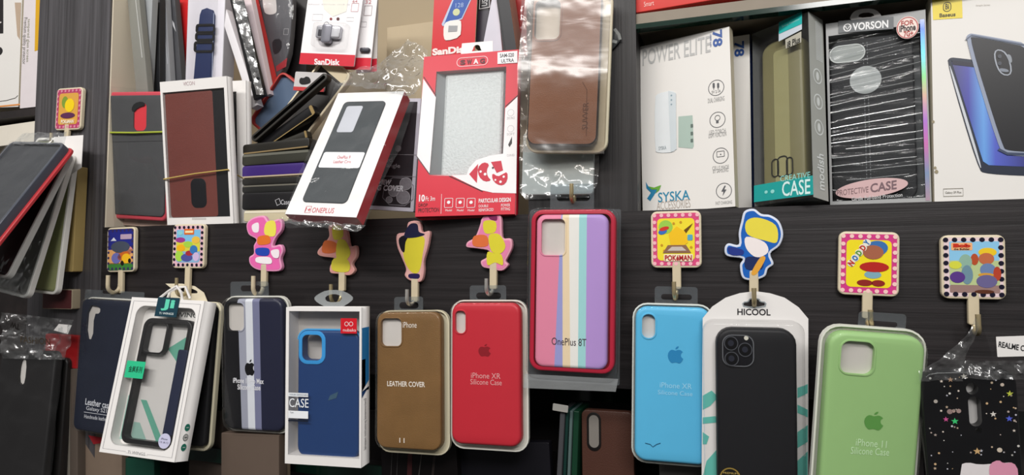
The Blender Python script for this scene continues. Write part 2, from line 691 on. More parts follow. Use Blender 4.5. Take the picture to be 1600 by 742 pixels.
pm('tray_cream', 'cfc8ae', 0.35, var=0.06, nscale=30)
pm('insert_grey', 'cfcac4', 0.55, var=0.12, nscale=50)
pm('leather_brown', '7d5c34', 0.42, var=0.22, nscale=35, bump=0.35, bscale=900)
pm('leather_tan', '8e6147', 0.45, var=0.16, nscale=22, bump=0.3, bscale=900)
pm('leather_maroon', '7c4038', 0.5, var=0.10, nscale=30, bump=0.25, bscale=900)
pm('leather_navy', '1d2334', 0.45, var=0.15, nscale=40, bump=0.3, bscale=900)
pm('fabric_grey', '4a4b4d', 0.6, var=0.12, nscale=60, bump=0.3, bscale=1500)
pm('fabric_charcoal', '454a4d', 0.6, var=0.10, nscale=50, bump=0.3, bscale=1300)
pm('silicone_red', 'c62837', 0.42, var=0.03)
pm('silicone_sky', '5abbe6', 0.42, var=0.03)
pm('silicone_green', '9dc682', 0.42, var=0.03)
pm('silicone_navy', '20233a', 0.4, var=0.05)
pm('silicone_black', '101015', 0.4, var=0.05)
pm('silicone_blue', '1e4178', 0.40, var=0.05)
pm('bubble_foam', 'c9d0d0', 0.32, var=0.16, nscale=300, bump=1.0, bscale=420, spec=0.6)
pm('foil', 'b8b8b8', 0.22, var=0.15, metal=0.9, bump=1.0, bscale=160)
pm('rubber_tan', 'bfa45a', 0.5)
pm('rubber_green', 'a9b63c', 0.5)
clear('film_ridge', haze=0.05, gloss=0.11, edge=0.6, rough=0.14)
clear('film_matt', tint='fbfbfb', haze=0.012, gloss=0.006, edge=0.35, rough=0.30)
clear('blister', tint='fafafa', haze=0.006, gloss=0.014, edge=0.5, rough=0.07, bump=0.10, bscale=18)
clear('tab_clear', tint='e9edef', haze=0.07, hazec='c9ced2', gloss=0.06, edge=0.5, rough=0.08)
clear('film_clear', tint='fafafa', haze=0.006, gloss=0.016, edge=0.55, rough=0.10, bump=0.6, bscale=26)
clear('film_crumpled', haze=0.04, gloss=0.09, edge=0.8, rough=0.16, bump=1.0, bscale=70, crease=True)
clear('film_wavy', tint='f6efe9', haze=0.03, hazec='f2dfd4', gloss=0.17, edge=0.5, rough=0.34, bump=0.38, bscale=14, stretch=(0.5, 1, 2.6))
clear('film_banded', haze=0.006, gloss=0.02, edge=0.5, rough=0.10, bump=0.4, bscale=24, stretch=(0.25, 1, 3.2))
clear('frosted', tint='dfe3e4', haze=0.25, hazec='dfe3e4', gloss=0.05, edge=0.4, rough=0.2)

# ---------------------------------------------------------------- the fitted shelving
X_L, X_R = P(47, 371)[0], P(160, 371)[0]            # left upright
X_M0, X_M1 = P(826, 371)[0], P(997, 371)[0]         # middle upright
XW, XE = P(-60, 371, .17)[0] - 0.15, P(1660, 371)[0] + 0.05
Z_SHELF = P(330, 350)[2]                            # what stands in the bays stands on this level
Z_LOW = P(900, 603)[2]                              # bottom of the level board
Z_TOP, Z_BOT = CAMZ + 0.62, CAMZ - 0.62
Z_UP = P(1000, 19)[2]                               # upper shelf of the right bay
Z_UP0 = P(1000, 37)[2]
Z_LEFT, Z_LEFT0 = P(25, 172)[2], P(25, 183)[2]      # shelf of the far left bay
Z_LS = P(600, 733, 0.03)[2]                         # glass edged shelf in the lower bay

struct('trim_1', [(X_R, XE, 0, .018, Z_LOW, Z_SHELF)], 'laminate_level')
struct('trim_2', [(X_L, X_R, 0, .17, Z_BOT, Z_TOP)], 'laminate_upright')
struct('trim_3', [(X_M0, X_M1, 0, .17, Z_SHELF, Z_TOP)], 'laminate_middle')
struct('trim_4', [(X_R, XE, .018, .17, Z_SHELF - .018, Z_SHELF)], 'laminate_dark')
struct('trim_5', [(X_M1, XE, .004, .17, Z_UP0, Z_UP)], 'shelf_grey')
struct('trim_6', [(X_M1, XE, .0, .012, Z_UP0 - .005, Z_UP0)], 'green_glass')
struct('wall_left', [(X_R, X_R + .002, .003, .17, Z_SHELF, Z_TOP)], 'lining_cream')
struct('trim_7', [(XW, X_L, 0, .17, Z_LEFT0, Z_LEFT)], 'laminate_dark')
struct('wall_back', [(XW, X_M0, .17, .185, Z_SHELF - .02, Z_TOP)], 'cream_board')
struct('wall_right', [(X_M0, XE, .17, .185, Z_SHELF - .02, Z_TOP)], 'laminate_dark')
struct('wall_lower', [(XW, XE, .17, .185, Z_BOT, Z_SHELF - .02)], 'laminate_dark')
struct('trim_8', [(X_R, XE, .03, .17, Z_LS - .012, Z_LS)], 'laminate_dark')
struct('trim_9', [(X_R, XE, .026, .03, Z_LS - .014, Z_LS + .004)], 'green_glass')
struct('trim_10', [(P(826, 371)[0], XE, .10, .17, P(900, 625, .1)[2], P(900, 600, .1)[2])], 'green_glass')

# ---------------------------------------------------------------- adhesive hooks on the panel
def arc_hook(mb, t, sx, y0, tipx, tipy, m, r, reach=.026):
    """bar down the panel, round towards the shopper, up to the tip"""
    a = P(sx, y0, -.004)
    tip = P(tipx, tipy, -reach)
    zb = min(P(sx, y0 + 999, -.004)[2], a[2])
    R_ = (reach - .004) / 2
    xs, xt = a[0], tip[0]
    drop = .017 if sx > 600 else .023
    zc = tip[2] - drop * .52
    pts = [(xs, -.004, a[2])]
    n = 10
    for k in range(n + 1):
        an = math.pi * k / n
        yy = -(.004 + R_) + R_ * math.cos(an)
        zz = zc - drop * .48 * math.sin(an)
        f = k / n
        pts.append((xs + (xt - xs) * f, yy, zz))
    pts.append((xt, -reach, tip[2]))
    loc = []
    for p in pts:
        v = t.R.T @ (np.array(p) - t.base)
        loc.append((v[0], v[2], -v[1]))
    mb.tube(loc, r, m, 10)

def finish_hook(t, stem, tip, hm, reach=.026):
    sx, s0, s1 = stem
    mb = t.part('stem')
    a, b = t.l(sx, s0, .001), t.l(sx, s1, .001)
    mb.slab(rrect(a[0] - .0042, b[1], a[0] + .0042, a[1] + .006, .002), -.0035, .0005, 'hook_cream', rnd=.001)
    mb.done()
    mb = t.part('hook')
    arc_hook(mb, t, sx, s1 - 6, tip[0], tip[1], hm, .0026 if hm == 'hook_cream' else .0021, reach)
    mb.done()

def plate_hook(label, quad, stem, tip, border, panel, dots, art, hm='hook_brass', edge='plate_edge', nd=(7, 8), hexd='f0c9a0', bw=.13, reach=.026):
    t = Thing('wall_hook', label, 'hook', quad, -.007, 'picture hooks stuck on the dark panels', lam=60)
    mb = t.part('plate')
    mb.slab(t.full(.006), -.005, 0, edge, rnd=.0012)
    mb.flat(inset(t.full(.006), .0022), .0002, C(border, .25))
    mb.flat(t.frr(bw, bw, 1 - bw, 1 - bw, .004), .0004, C(panel, .25))
    m = C(hexd, .25)
    for k in range(nd[0]):
        for g in (.075, .925):
            x, z = t.f(.075 + .85 * k / (nd[0] - 1), g)
            mb.flat(ell(x, z, .0019 if hexd != '1d1a2c' else .0021, n=10), .0006, m)
    for k in range(1, nd[1] - 1):
        for g in (.075, .925):
            x, z = t.f(g, .075 + .85 * k / (nd[1] - 1))
            mb.flat(ell(x, z, .0019 if hexd != '1d1a2c' else .0021, n=10), .0006, m)
    art(mb, t)
    mb.done()
    finish_hook(t, stem, tip, hm, reach)
    return t

def blob(mb, t, fx, fy, rx, ry, hexc, w=.0007, a=0):
    x, z = t.f(fx, fy)
    p = ell(0, 0, rx * t.w, ry * t.h, 20)
    ca, sa = math.cos(math.radians(a)), math.sin(math.radians(a))
    mb.flat([(x + u * ca - v * sa, z + u * sa + v * ca) for u, v in p], w, C(hexc, .25))

def art_sun(mb, t):          # plain colour patches: discs and bands on yellow
    blob(mb, t, .30, .28, .14, .12, '9ccb52', .0006)
    blob(mb, t, .24, .36, .09, .05, '3b6fc0', .0008, 20)
    blob(mb, t, .27, .31, .10, .035, 'cf3a30', .0009, 15)
    mb.flat([t.f(*p) for p in ((.36, .40), (.52, .27), (.70, .38), (.74, .56), (.60, .64), (.40, .60))], .0008, C('f2c228', .25))
    mb.flat([t.f(*p) for p in ((.66, .34), (.84, .22), (.80, .28), (.70, .40))], .0008, C('6b4a1c', .25))
    mb.flat(t.frr(.73, .42, .83, .52, .001), .0008, C('5aa7c4', .25))
    mb.flat([t.f(*p) for p in ((.24, .74), (.34, .60), (.70, .60), (.80, .74))], .0009, C('8f6a52', .25))
    mb.flat([t.f(*p) for p in ((.33, .70), (.42, .63), (.62, .63), (.71, .70))], .0011, C('c9bdb4', .25))
    for fx, fy in ((.22, .60), (.27, .70), (.80, .64), (.60, .20), (.46, .22)):
        blob(mb, t, fx, fy, .025, .022, 'c9962a', .0008)
    mb.flat(t.frr(.26, .76, .83, .885, .001), .0010, C('f1e6c8', .3))
    mb.text('POKéMAN', t_box(t, .28, .775, .81, .875), C('b01f2a', .3), .0013, bold=.03, local=True)

def t_box(t, f0, g0, f1, g1):
    a, b = t.f(f0, g0), t.f(f1, g1)
    return (a[0], b[1], b[0], a[1])

def art_sun_small(mb, t):
    blob(mb, t, .36, .34, .12, .14, '7f9a3a', .0006)
    blob(mb, t, .55, .42, .18, .16, 'f2cf1e', .0008)
    blob(mb, t, .50, .66, .28, .07, '5d2f52', .0009)
    mb.text('POKéMAN', t_box(t, .27, .76, .76, .85), C('f4ead0', .3), .0013, bold=.03, local=True)

def art_night(mb, t):
    mb.flat(t.frr(.05, .80, .95, .955, .001), .0005, C('3f7f3a', .25))
    mb.flat(t.frr(.05, .50, .95, .82, .001), .0005, C('e2a668', .25))
    blob(mb, t, .50, .44, .34, .13, '49505f', .0006)
    blob(mb, t, .62, .52, .32, .12, 'd98c86', .0005)
    mb.flat([t.f(.15, .30), t.f(.36, .30), t.f(.26, .22)], .0007, C('d9dcea', .25))
    mb.flat(t.frr(.50, .16, .90, .27, .001), .0007, C('b9a0b6', .25))
    blob(mb, t, .36, .69, .17, .12, '6e6fb2', .0008)
    blob(mb, t, .62, .64, .22, .09, 'c9672b', .0008, 15)
    blob(mb, t, .72, .70, .16, .11, 'eeb928', .0009)
    blob(mb, t, .58, .80, .06, .055, '211d1a', .001)
    blob(mb, t, .84, .75, .05, .05, '211d1a', .001)

def art_party(mb, t):
    mb.flat(t.frr(.13, .13, .87, .40, .001), .0005, C('7fbfe6', .25))
    mb.flat(t.frr(.13, .40, .87, .62, .001), .0005, C('d9d24a', .25))
    mb.flat(t.frr(.37, .11, .68, .24, .001), .0008, C('e06a2a', .25))
    mb.flat(t.frr(.40, .15, .65, .20, .001), .0009, C('f5e3b0', .25))
    for fx, fy, rx, ry, c in ((.26, .36, .15, .06, '9e3f8f'), (.74, .36, .13, .08, 'eabf4a'), (.28, .54, .13, .08, 'f0b322'), (.50, .46, .14, .07, 'a7d34a'),
                              (.24, .72, .13, .13, 'a9d84e'), (.68, .58, .12, .10, '3b78b8'), (.55, .66, .12, .06, 'a8323c'), (.47, .76, .18, .09, '50549a'),
                              (.76, .74, .10, .10, 'cfb7dc'), (.25, .20, .08, .05, '8fd0d8')):
        blob(mb, t, fx, fy, rx, ry, c, .0007 + .00003 * fx)

def art_noddy(mb, t):
    for i, ch in enumerate('NODDY'):
        fx, fy = .21 + .055 * i * 1.15, .50 - .082 * i
        x, z = t.f(fx, fy)
        s_ = t.h * .045
        vs, fs = text_mesh(ch, .05)
        ca, sa = math.cos(math.radians(52)), math.sin(math.radians(52))
        V = []
        for a, b in vs:
            u, v = (a - .5) * 1.5 * s_, (b - .5) * 2.0 * s_
            V.append((x + u * ca - v * sa, -.0012, z + u * sa + v * ca))
        mb.flat(ell(x, z, s_ * 1.25, s_ * 1.25, 14), .0008 + i * .00005, C('e8e4d6', .3))
        mb.add(V, fs, C(('c0392b', '2f6fb0', '5b9a3b', 'c0392b', '2f6fb0')[i], .3))
    blob(mb, t, .62, .26, .19, .12, '3d6fae', .0007, 10)
    blob(mb, t, .57, .32, .17, .11, 'a5634a', .0009)
    blob(mb, t, .59, .55, .24, .08, 'b52a25', .0008)
    blob(mb, t, .57, .67, .14, .06, '7fa9b8', .0007)
    blob(mb, t, .44, .80, .13, .05, '8e2a25', .0008)
    blob(mb, t, .66, .80, .11, .05, '8e2a25', .0008)

def art_builder(mb, t):
    mb.flat(t.frr(.13, .10, .90, .40, .001), .0005, C('8cc6e8', .25))
    mb.flat(t.frr(.13, .40, .90, .78, .001), .0005, C('b9c890', .25))
    mb.flat(t.frr(.13, .78, .90, .90, .001), .0005, C('9a7c76', .25))
    mb.flat(t.frr(.16, .12, .49, .24, .001), .0007, C('f2b27a', .25))
    mb.text('Bob', t_box(t, .19, .135, .46, .195), C('c8321f', .3), .0010, bold=.08, local=True)
    mb.text('the Builder', t_box(t, .20, .207, .45, .232), C('2a2430', .3), .0010, bold=.03, local=True)
    for fx, fy, rx, ry, c in ((.22, .47, .10, .06, 'd4d648'), (.38, .42, .10, .12, '8fb3a0'), (.40, .62, .09, .15, '6f8f9e'), (.25, .66, .12, .09, '5a3a86'),
                              (.72, .27, .14, .07, 'ecc72c'), (.70, .37, .12, .09, 'c06c48'), (.72, .54, .12, .10, '6d84ae'), (.52, .38, .06, .09, 'b5502f'),
                              (.86, .60, .06, .11, 'b5442f'), (.70, .72, .16, .10, '6a6390'), (.69, .62, .12, .03, 'd39a3a'), (.66, .88, .15, .03, '5c3424')):
        blob(mb, t, fx, fy, rx, ry, c, .0007 + .0001 * fy)

plate_hook('small pink dotted picture hook on the upright beside the far left bay', [(89, 139), (129, 135), (126, 203), (85, 203)], (103, 200, 214), (80, 208),
           'b8456a', 'd9a24a', None, art_sun_small, hexd='d88aa0')
plate_hook('picture hook with a dark blue night scene of plain colour patches', [(167, 356), (211, 354), (210, 425), (167, 425)], (187, 424, 458), (169, 430),
           '241f4a', '2a2f86', None, art_night, hm='hook_cream', hexd='39305a', bw=.05)
plate_hook('picture hook with pale lilac dotted border above the white box with cord handles', [(270, 350), (321, 350), (318, 419), (269, 419)], (292, 418, 462), (276, 434),
           'e3b7c4', '8ab6d8', None, art_party, hexd='1d1a2c')
plate_hook('pink dotted picture hook lettered in red above the sky blue case', [(1016, 330), (1096, 329), (1096, 418), (1018, 419)], (1057, 418, 452), (1053, 440),
           'd8507f', 'f0dc3a', None, art_sun, hm='hook_brass', hexd='f4b7bf')
plate_hook('pink dotted picture hook with slanted lettering on yellow above the green case', [(1311, 362), (1407, 362), (1404, 464), (1309, 460)], (1356, 464, 498), (1360, 484),
           'd23f86', 'f0dc28', None, art_noddy, hm='hook_brass', hexd='f4c9c2', reach=.050)
plate_hook('large picture hook with dark dots on a pale border above the glitter case', [(1470, 368), (1572, 366), (1572, 467), (1471, 468)], (1522, 467, 508), (1528, 491),
           'e6cfd2', 'a9cbe0', None, art_builder, hm='hook_brass', hexd='1d1a2c')

def cut_hook(label, outline, edge, face, patches, stem, tip, hm, reach=.026):
    xs = [p[0] for p in outline]; ys = [p[1] for p in outline]
    t = Thing('wall_hook', label, 'hook', [(min(xs), min(ys)), (max(xs), min(ys)), (max(xs), max(ys)), (min(xs), max(ys))], -.007, 'picture hooks stuck on the dark panels', rigid=True)
    mb = t.part('plate')
    o = catmull(t.q(outline))
    mb.slab(o, -.005, 0, C(edge, .3), rnd=.001)
    mb.flat(inset(o, .0022), .0002, C(face, .25))
    for i, (pts, c) in enumerate(patches):
        mb.flat(catmull(t.q(pts)), .0004 + i * .0001, C(c, .25))
    mb.done()
    finish_hook(t, stem, tip, hm, reach)

cut_hook('pink cut-out hook with wavy outline and blue, white and orange patches',
         [(385, 350), (395, 340), (412, 337), (420, 346), (438, 342), (440, 358), (430, 372), (426, 384), (438, 382), (442, 392), (438, 404), (440, 418), (432, 424), (404, 422), (391, 414), (389, 402), (396, 396), (396, 384), (400, 374), (388, 366)],
         'e79ac0', 'e86aae', [([(394, 352), (404, 348), (404, 362), (396, 362)], 'f3e9ee'), ([(416, 348), (430, 346), (430, 368), (414, 366)], 'eadf5a'), ([(404, 370), (420, 368), (422, 380), (404, 382)], 'e0742f'),
                              ([(401, 388), (420, 388), (419, 399), (402, 398)], '2a49b0'), ([(402, 402), (422, 402), (424, 412), (402, 410)], 'f3eef0'), ([(424, 392), (436, 390), (436, 402), (428, 402)], 'f3e9ee')],
         (411, 420, 448), (396, 431), 'hook_cream')
cut_hook('pink cut-out hook with yellow and orange patches under the red-sided boxed case',
         [(514, 352), (534, 351), (542, 362), (546, 384), (556, 384), (557, 400), (550, 412), (554, 422), (546, 430), (530, 428), (516, 426), (516, 414), (524, 404), (500, 400), (496, 392), (508, 378), (514, 368)],
         'dba39a', 'dd9a92', [([(520, 354), (534, 354), (536, 370), (522, 374)], 'cfc443'), ([(508, 376), (526, 380), (524, 394), (504, 394)], 'd8713f'), ([(528, 376), (540, 376), (548, 396), (536, 410), (526, 402)], 'cfc443'), ([(522, 404), (544, 406), (545, 424), (520, 422)], 'cfc443')],
         (533, 427, 455), (517, 444), 'hook_brass')
cut_hook('tall cut-out hook with a yellow centre and dark top above the brown leather case',
         [(638, 347), (655, 346), (659, 362), (671, 361), (670, 376), (667, 390), (662, 408), (662, 425), (657, 440), (640, 438), (632, 430), (634, 420), (627, 402), (620, 384), (620, 366), (634, 362)],
         'd8a3a0', 'e0b0a8', [([(634, 372), (662, 370), (661, 395), (655, 424), (642, 424), (631, 402)], 'd8cc3c'), ([(624, 372), (640, 366), (634, 378), (632, 394), (626, 388)], '1d1b22'), ([(640, 351), (652, 350), (655, 362), (664, 366), (650, 371), (632, 370)], '23253f'), ([(640, 428), (655, 428), (654, 435), (640, 434)], '2a2350')],
         (647, 436, 472), (636, 452), 'hook_steel')
cut_hook('pink cut-out hook with yellow and orange patches above the red silicone case',
         [(760, 333), (776, 331), (783, 340), (784, 362), (786, 372), (798, 373), (800, 386), (794, 400), (790, 408), (794, 414), (784, 423), (766, 420), (754, 417), (751, 408), (760, 402), (764, 392), (744, 388), (729, 386), (730, 378), (742, 370), (750, 350), (752, 342)],
         'e3a0b4', 'e283ac', [([(756, 346), (774, 346), (774, 362), (758, 364)], 'd9cf3c'), ([(741, 369), (760, 368), (762, 384), (740, 384)], 'd9703f'), ([(764, 368), (780, 366), (790, 384), (782, 396), (768, 392)], 'd9cf3c'), ([(762, 394), (774, 396), (784, 398), (786, 414), (774, 410), (762, 414)], 'd9cf3c'), ([(764, 336), (776, 336), (776, 344), (766, 342)], '7e2c56')],
         (770, 416, 452), (760, 435), 'hook_steel')
cut_hook('blue cut-out hook with yellow, white and navy patches above the arched white card pack',
         [(1163, 330), (1178, 326), (1190, 334), (1204, 336), (1218, 346), (1224, 366), (1218, 384), (1204, 396), (1209, 412), (1200, 420), (1195, 432), (1176, 438), (1160, 434), (1156, 414), (1160, 404), (1136, 400), (1132, 388), (1138, 380), (1154, 382), (1154, 364), (1158, 346)],
         'cfd6e6', '2262b8', [([(1166, 346), (1184, 340), (1212, 352), (1214, 378), (1196, 376), (1168, 366)], 'e6d64a'), ([(1166, 370), (1194, 378), (1200, 394), (1182, 402), (1166, 388)], 'efe6e4'), ([(1138, 386), (1160, 390), (1160, 398), (1142, 398)], '2b3a86'), ([(1166, 402), (1190, 404), (1190, 420), (1166, 420)], '24305c'), ([(1188, 402), (1196, 404), (1182, 428), (1174, 426)], 'e0a23e')],
         (1178, 432, 466), (1178, 450), 'hook_brass', .042)

t = Thing('wall_hook', 'metal hook tip poking through the clear tab above the pastel striped case', 'hook', [(872, 216), (918, 216), (918, 262), (872, 262)], -.004, 'picture hooks stuck on the dark panels', rigid=True)
mb = t.part('plate'); mb.slab(t.full(.005), -.0035, 0, 'plate_edge', rnd=.001); mb.done()
finish_hook(t, (897, 262, 296), (893, 287), 'hook_brass', .034)

# ---------------------------------------------------------------- cases hanging from the hooks
def tab_with_slot(t, poly, slot, w, m='tab_clear', name='hang_tab', r=.003, cols=None):
    """poly / slot as photo boxes"""
    mb = t.part(name)
    o = t.rr(*poly, r, w)
    x0, y0, x1, y1 = slot
    h = t.rr(x0, y0, x1, y1, .004, w)
    mb.slab(o, w - .0004, w + .0002, m, holes=[h])
    return mb.done()

def silicone(label, quad, y, mat, r=.011, thick=.0095, tray=(3, 3, 3, 3), cut=None, cr=.004, prints=None, tab=None, slot=None, tmat='tray_white', group='boxed silicone cases on hooks',
             bands=None, rnd=.0035, insert='insert_grey', pitch=0, lam=20, blis='blister', bl=(2, 2, 2, 2), tr=None):
    t = Thing('phone_case_pack', label, 'phone case', quad, y, group, pitch=pitch, lam=lam)
    l, tp, rt, b = [v * MM for v in tray]
    tw = -thick - .002
    trp = rrect(-t.w / 2 - l, -b, t.w / 2 + rt, t.h + tp, r + .003)
    mb = t.part('tray')
    mb.slab(trp, tw - .0015, tw, tmat)
    rim = inset(trp, .0012)
    mb.slab(trp, tw, tw + .004, tmat, holes=[inset(trp, .0015)])
    mb.done()
    mb = t.part('insert_card')
    mb.slab(inset(t.full(r), .0025), -.0052, -.0042, insert)
    mb.done()
    mb = t.part('phone_case')
    holes = []
    if cut:
        holes = [t.rr(*cut[:4], cr)]
    mb.slab(t.full(r), -thick, 0, mat, holes=holes, rnd=rnd)
    if holes:
        mb.slab(inset(holes[0], -.0012), -.0002, .0006, mat, holes=[inset(holes[0], .0002)], rnd=.0004)
    if bands:
        mb.bands([(t.l(*a), t.l(*b_)) for a, b_ in bands[0]], bands[1])
    if prints:
        prints(mb, t)
    mb.done()
    l, tp, rt, b = [v * MM for v in bl]
    mb = t.part('blister')
    mb.slab(rrect(-t.w / 2 - l, -b, t.w / 2 + rt, t.h + tp, r + .002), tw, .0025, blis, rnd=.004, back=False)
    mb.done()
    if tab:
        tab_with_slot(t, tab, slot, tw - .0006)
    return t

# red silicone case
def pr_red(mb, t):
    apple(mb, (747, 537, 767, 557), C('8e1522', .4))
    m = C('e9a6a6', .4)
    mb.text('iPhone XR', (736, 582, 782, 592), m)
    mb.text('Silicone Case', (735, 592, 784, 602), m)
silicone('red silicone case in a clear pack hung right of the brown leather case', [(706, 472), (812, 474), (815, 699), (704, 694)], -.030, 'silicone_red', tray=(3, 3, 6, 6),
         cut=(711, 485, 728, 521), cr=.005, prints=pr_red, tab=(734, 446, 791, 474), slot=(744, 457, 783, 467))

# sky blue silicone case
def pr_sky(mb, t):
    apple(mb, (1043, 540, 1068, 568), C('2686bd', .4))
    m = C('9fdcf5', .4)
    mb.text('iPhone XR', (1031, 597, 1081, 608), m)
    mb.text('Silicone Case', (1028, 609, 1082, 619), m)
    mb.stroke(t.q([(1008, 692), (1016, 694), (1020, 698), (1026, 694), (1032, 692)]), .0008, .0004, C('1d5f80', .5))
silicone('sky blue silicone case in a clear pack half behind the arched white card pack', [(994, 481), (1112, 479), (1110, 728), (990, 720)], -.030, 'silicone_sky', tray=(3, 3, 3, 3.5),
         cut=(1003, 490, 1024, 529), cr=.006, prints=pr_sky, tab=(1023, 447, 1090, 478), slot=(1033, 459, 1081, 469))

# light green silicone case
def pr_green(mb, t):
    apple(mb, (1351, 641, 1380, 673), C('5e9a4a', .4))
    m = C('cfeec0', .4)
    mb.textq('iPhone 11', (1338, 685), (1386, 689), (1337, 696), m)
    mb.textq('Silicone Case', (1330, 698), (1390, 701), (1329, 709), m)
silicone('light green silicone case in a white edged pack beside the glitter case', [(1302, 519), (1446, 526), (1430, 800), (1272, 790)], -.058, 'silicone_green', tray=(4.5, 4.5, 4, 4), r=.013, thick=.011,
         cut=(1315, 531, 1364, 587), cr=.007, prints=pr_green, tab=(1342, 486, 1414, 524), slot=(1352, 500, 1402, 512), lam=40)

# navy striped silicone case
def pr_navy(mb, t):
    apple(mb, (382, 561, 398, 587), C('0c0c10', .4))
    m = C('e9e9ee', .4)
    mb.text('iPhone 11Pro Max', (364, 590, 412, 600), m, bold=.02)
    mb.text('Silicone Case', (371, 600, 407, 610), m, bold=.02)
pm('band_grey', 'a2a5b4', .4); pm('band_white', 'dfe3ea', .4); pm('band_lilac', '7c7f9e', .4)
silicone('navy silicone case with grey and white stripes hung below the pink cut-out hook', [(347, 466), (441, 468), (443, 675), (350, 671)], -.030, 'silicone_black', tray=(3, 3, 4, 3.5), tmat='tray_white',
         cut=(354, 473, 382, 517), cr=.006, prints=pr_navy, tab=(360, 440, 420, 466), slot=(376, 446, 408, 455),
         bands=([((371, 466), (378, 672)), ((383, 466), (388, 672)), ((394, 466), (399, 672)), ((405, 466), (409, 672))], ['silicone_black', 'band_grey', 'band_white', 'band_lilac', 'silicone_navy']))

# brown leather case
def pr_brown(mb, t):
    m = C('efe6da', .4)
    mb.text('iPhone', (629, 503, 651, 512), m)
    mb.text('LEATHER COVER', (605, 595, 664, 605), m, bold=.02)
    mb.text('11', (624, 684, 632, 692), m)
silicone('brown leather phone case in a clear pack with white lettering', [(589, 488), (688, 487), (689, 705), (588, 699)], -.030, 'leather_brown', tray=(2, 2, 7, 6), tmat='tray_cream',
         cut=(595, 497, 628, 541), cr=.006, prints=pr_brown, tab=(616, 464, 661, 492), slot=(624, 472, 654, 482), rnd=.002, group='boxed leather cases on hooks')

# pastel striped case in a red tray
for n_, h_ in (('p_pink', 'e58aa6'), ('p_peri', '9d9fd6'), ('p_cream', 'efd9b4'), ('p_white', 'f0eee8'), ('p_aqua', 'a3d9da'), ('p_lav', 'b795d6')):
    pm(n_, h_, .42, var=.02)
pm('tray_red', 'b8203a', .35)
def pr_pastel(mb, t):
    mb.text('OnePlus 8T', (862, 527, 916, 541), C('4a4048', .4))
t = silicone('pastel rainbow striped phone case in a deep red tray on the middle upright', [(838, 334), (951, 335), (948, 578), (835, 574)], -.034, 'p_pink', tray=(6, 5, 7, 4), tmat='tray_red', thick=.010,
         cut=(846, 342, 883, 399), cr=.005, prints=pr_pastel, insert='insert_grey', r=.009, bl=(9, 7, 10, 12),
         bands=([((877, 334), (866, 575)), ((879, 334), (879, 575)), ((889, 334), (891, 575)), ((905, 334), (903, 575)), ((917, 334), (915, 575))], ['p_pink', 'p_peri', 'p_cream', 'p_white', 'p_aqua', 'p_lav']))
mb = t.part('red_frame')
fr = rrect(-t.w / 2 - .006, -.004, t.w / 2 + .007, t.h + .005, .012)
mb.slab(fr, -.0115, -.002, 'tray_red', holes=[inset(fr, .0045)], rnd=.002)
mb.done()
tab_with_slot(t, (860, 288, 928, 332), (870, 303, 922, 314), -.0126)
mb = t.part('back_card')
o = rrect(-t.w / 2 - .010, -.016, t.w / 2 + .011, t.h + .006, .002)
mb.slab(o, -.0145, -.0138, 'tab_clear')
mb.done()
mb = t.part('bottom_flap')
mb.film([(820, 584), (818, 606)], [(966, 592), (962, 612)], .0, 'frosted', amp=.0008)
mb.done()

# boxed dark blue case
t = Thing('boxed_phone_case', 'dark blue phone case in a slim clear-front white box with hang ring', 'phone case', [(446, 479), (566, 481), (563, 730), (446, 725)], -.052, 'boxed phone cases on hooks')
dep = .020
mb = t.part('box')
win = t.rr(452, 486, 561, 716)
mb.slab(t.full(), -dep - .001, -dep, 'insert_grey')
sh = t.full()
mb.slab(sh, -dep, 0, 'white_card', holes=[win], front=False, back=False)
mb.slab(sh, -.001, 0, 'white_card', holes=[win])
x1 = t.w / 2
zt = t.h
for (za, zb, m) in ((.47, .87, '2e8fd6'), (.43, .47, '24508f')):
    mb.add([(x1 + .0002, .001, zt * za), (x1 + .0002, dep - .001, zt * (za + .06)), (x1 + .0002, dep - .001, zt * zb), (x1 + .0002, .001, zt * zb)], [(0, 1, 2, 3)], C(m, .4))
vs, fs = text_mesh('Environmental protection material', 0)
mb.add([(x1 + .0003, .006 + (1 - b) * .008, t.h * (.42 - .32 * a)) for a, b in vs], fs, C('55565c', .5))
mb.done()
mb = t.part('phone_case')
cq = t.q([(465, 514), (561, 519), (559, 722), (467, 713)], -.003)
cs = rrect(min(p[0] for p in cq), max(cq[2][1], cq[3][1], .003), max(p[0] for p in cq), max(p[1] for p in cq) - .001, .011)
cut = t.rr(473, 523, 503, 563, .006, -.003)
mb.slab(cs, -.014, -.003, 'silicone_blue', holes=[cut], rnd=.003)
ring = inset(cut, -.0045)
mb.slab(ring, -.0034, -.0022, C('3ea6ee', .35), holes=[inset(cut, -.0003)], rnd=.0006)
mb.stroke([(p[0], p[1]) for p in inset(cs, -.0004)][6:18] , .0022, -.0055, C('4db4f2', .35))  # glow along the top edge, painted as a lighter blue line
mb.flat(t.q([(515, 618), (528, 612), (525, 622), (512, 626)], -.002), -.0027, C('3d5f77', .6))
mb.done()
mb = t.part('window')
mb.slab(inset(win, -.0005), .0002, .0005, 'blister')
mb.done()
mb = t.part('sticker')
mb.slab(t.rr(533, 497, 558, 521), .0007, .001, C('d0202c', .35))
mb.stroke(ell(*t.l(541.5, 506, .0011), .0022, n=16), .0006, .0012, C('f0dede', .4), closed=True)
mb.stroke(ell(*t.l(548.5, 506, .0011), .0022, n=16), .0006, .0012, C('f0dede', .4), closed=True)
mb.text('nubaks', (536, 513, 556, 518), C('f0dede', .4), .0012)
mb.done()
mb = t.part('printed_panel')
mb.flat(t.rr(451, 613, 482, 620), .0008, C('e8ecef', .4))
mb.text('YOUR DESIGNED', (452, 615, 481, 618.5), C('3b4c66', .4), .0010)
mb.text('CASE', (452, 622, 482, 637), C('eef2f4', .4), .0008)
mb.flat(t.rr(451, 641, 482, 654), .0008, C('eef0f2', .4))
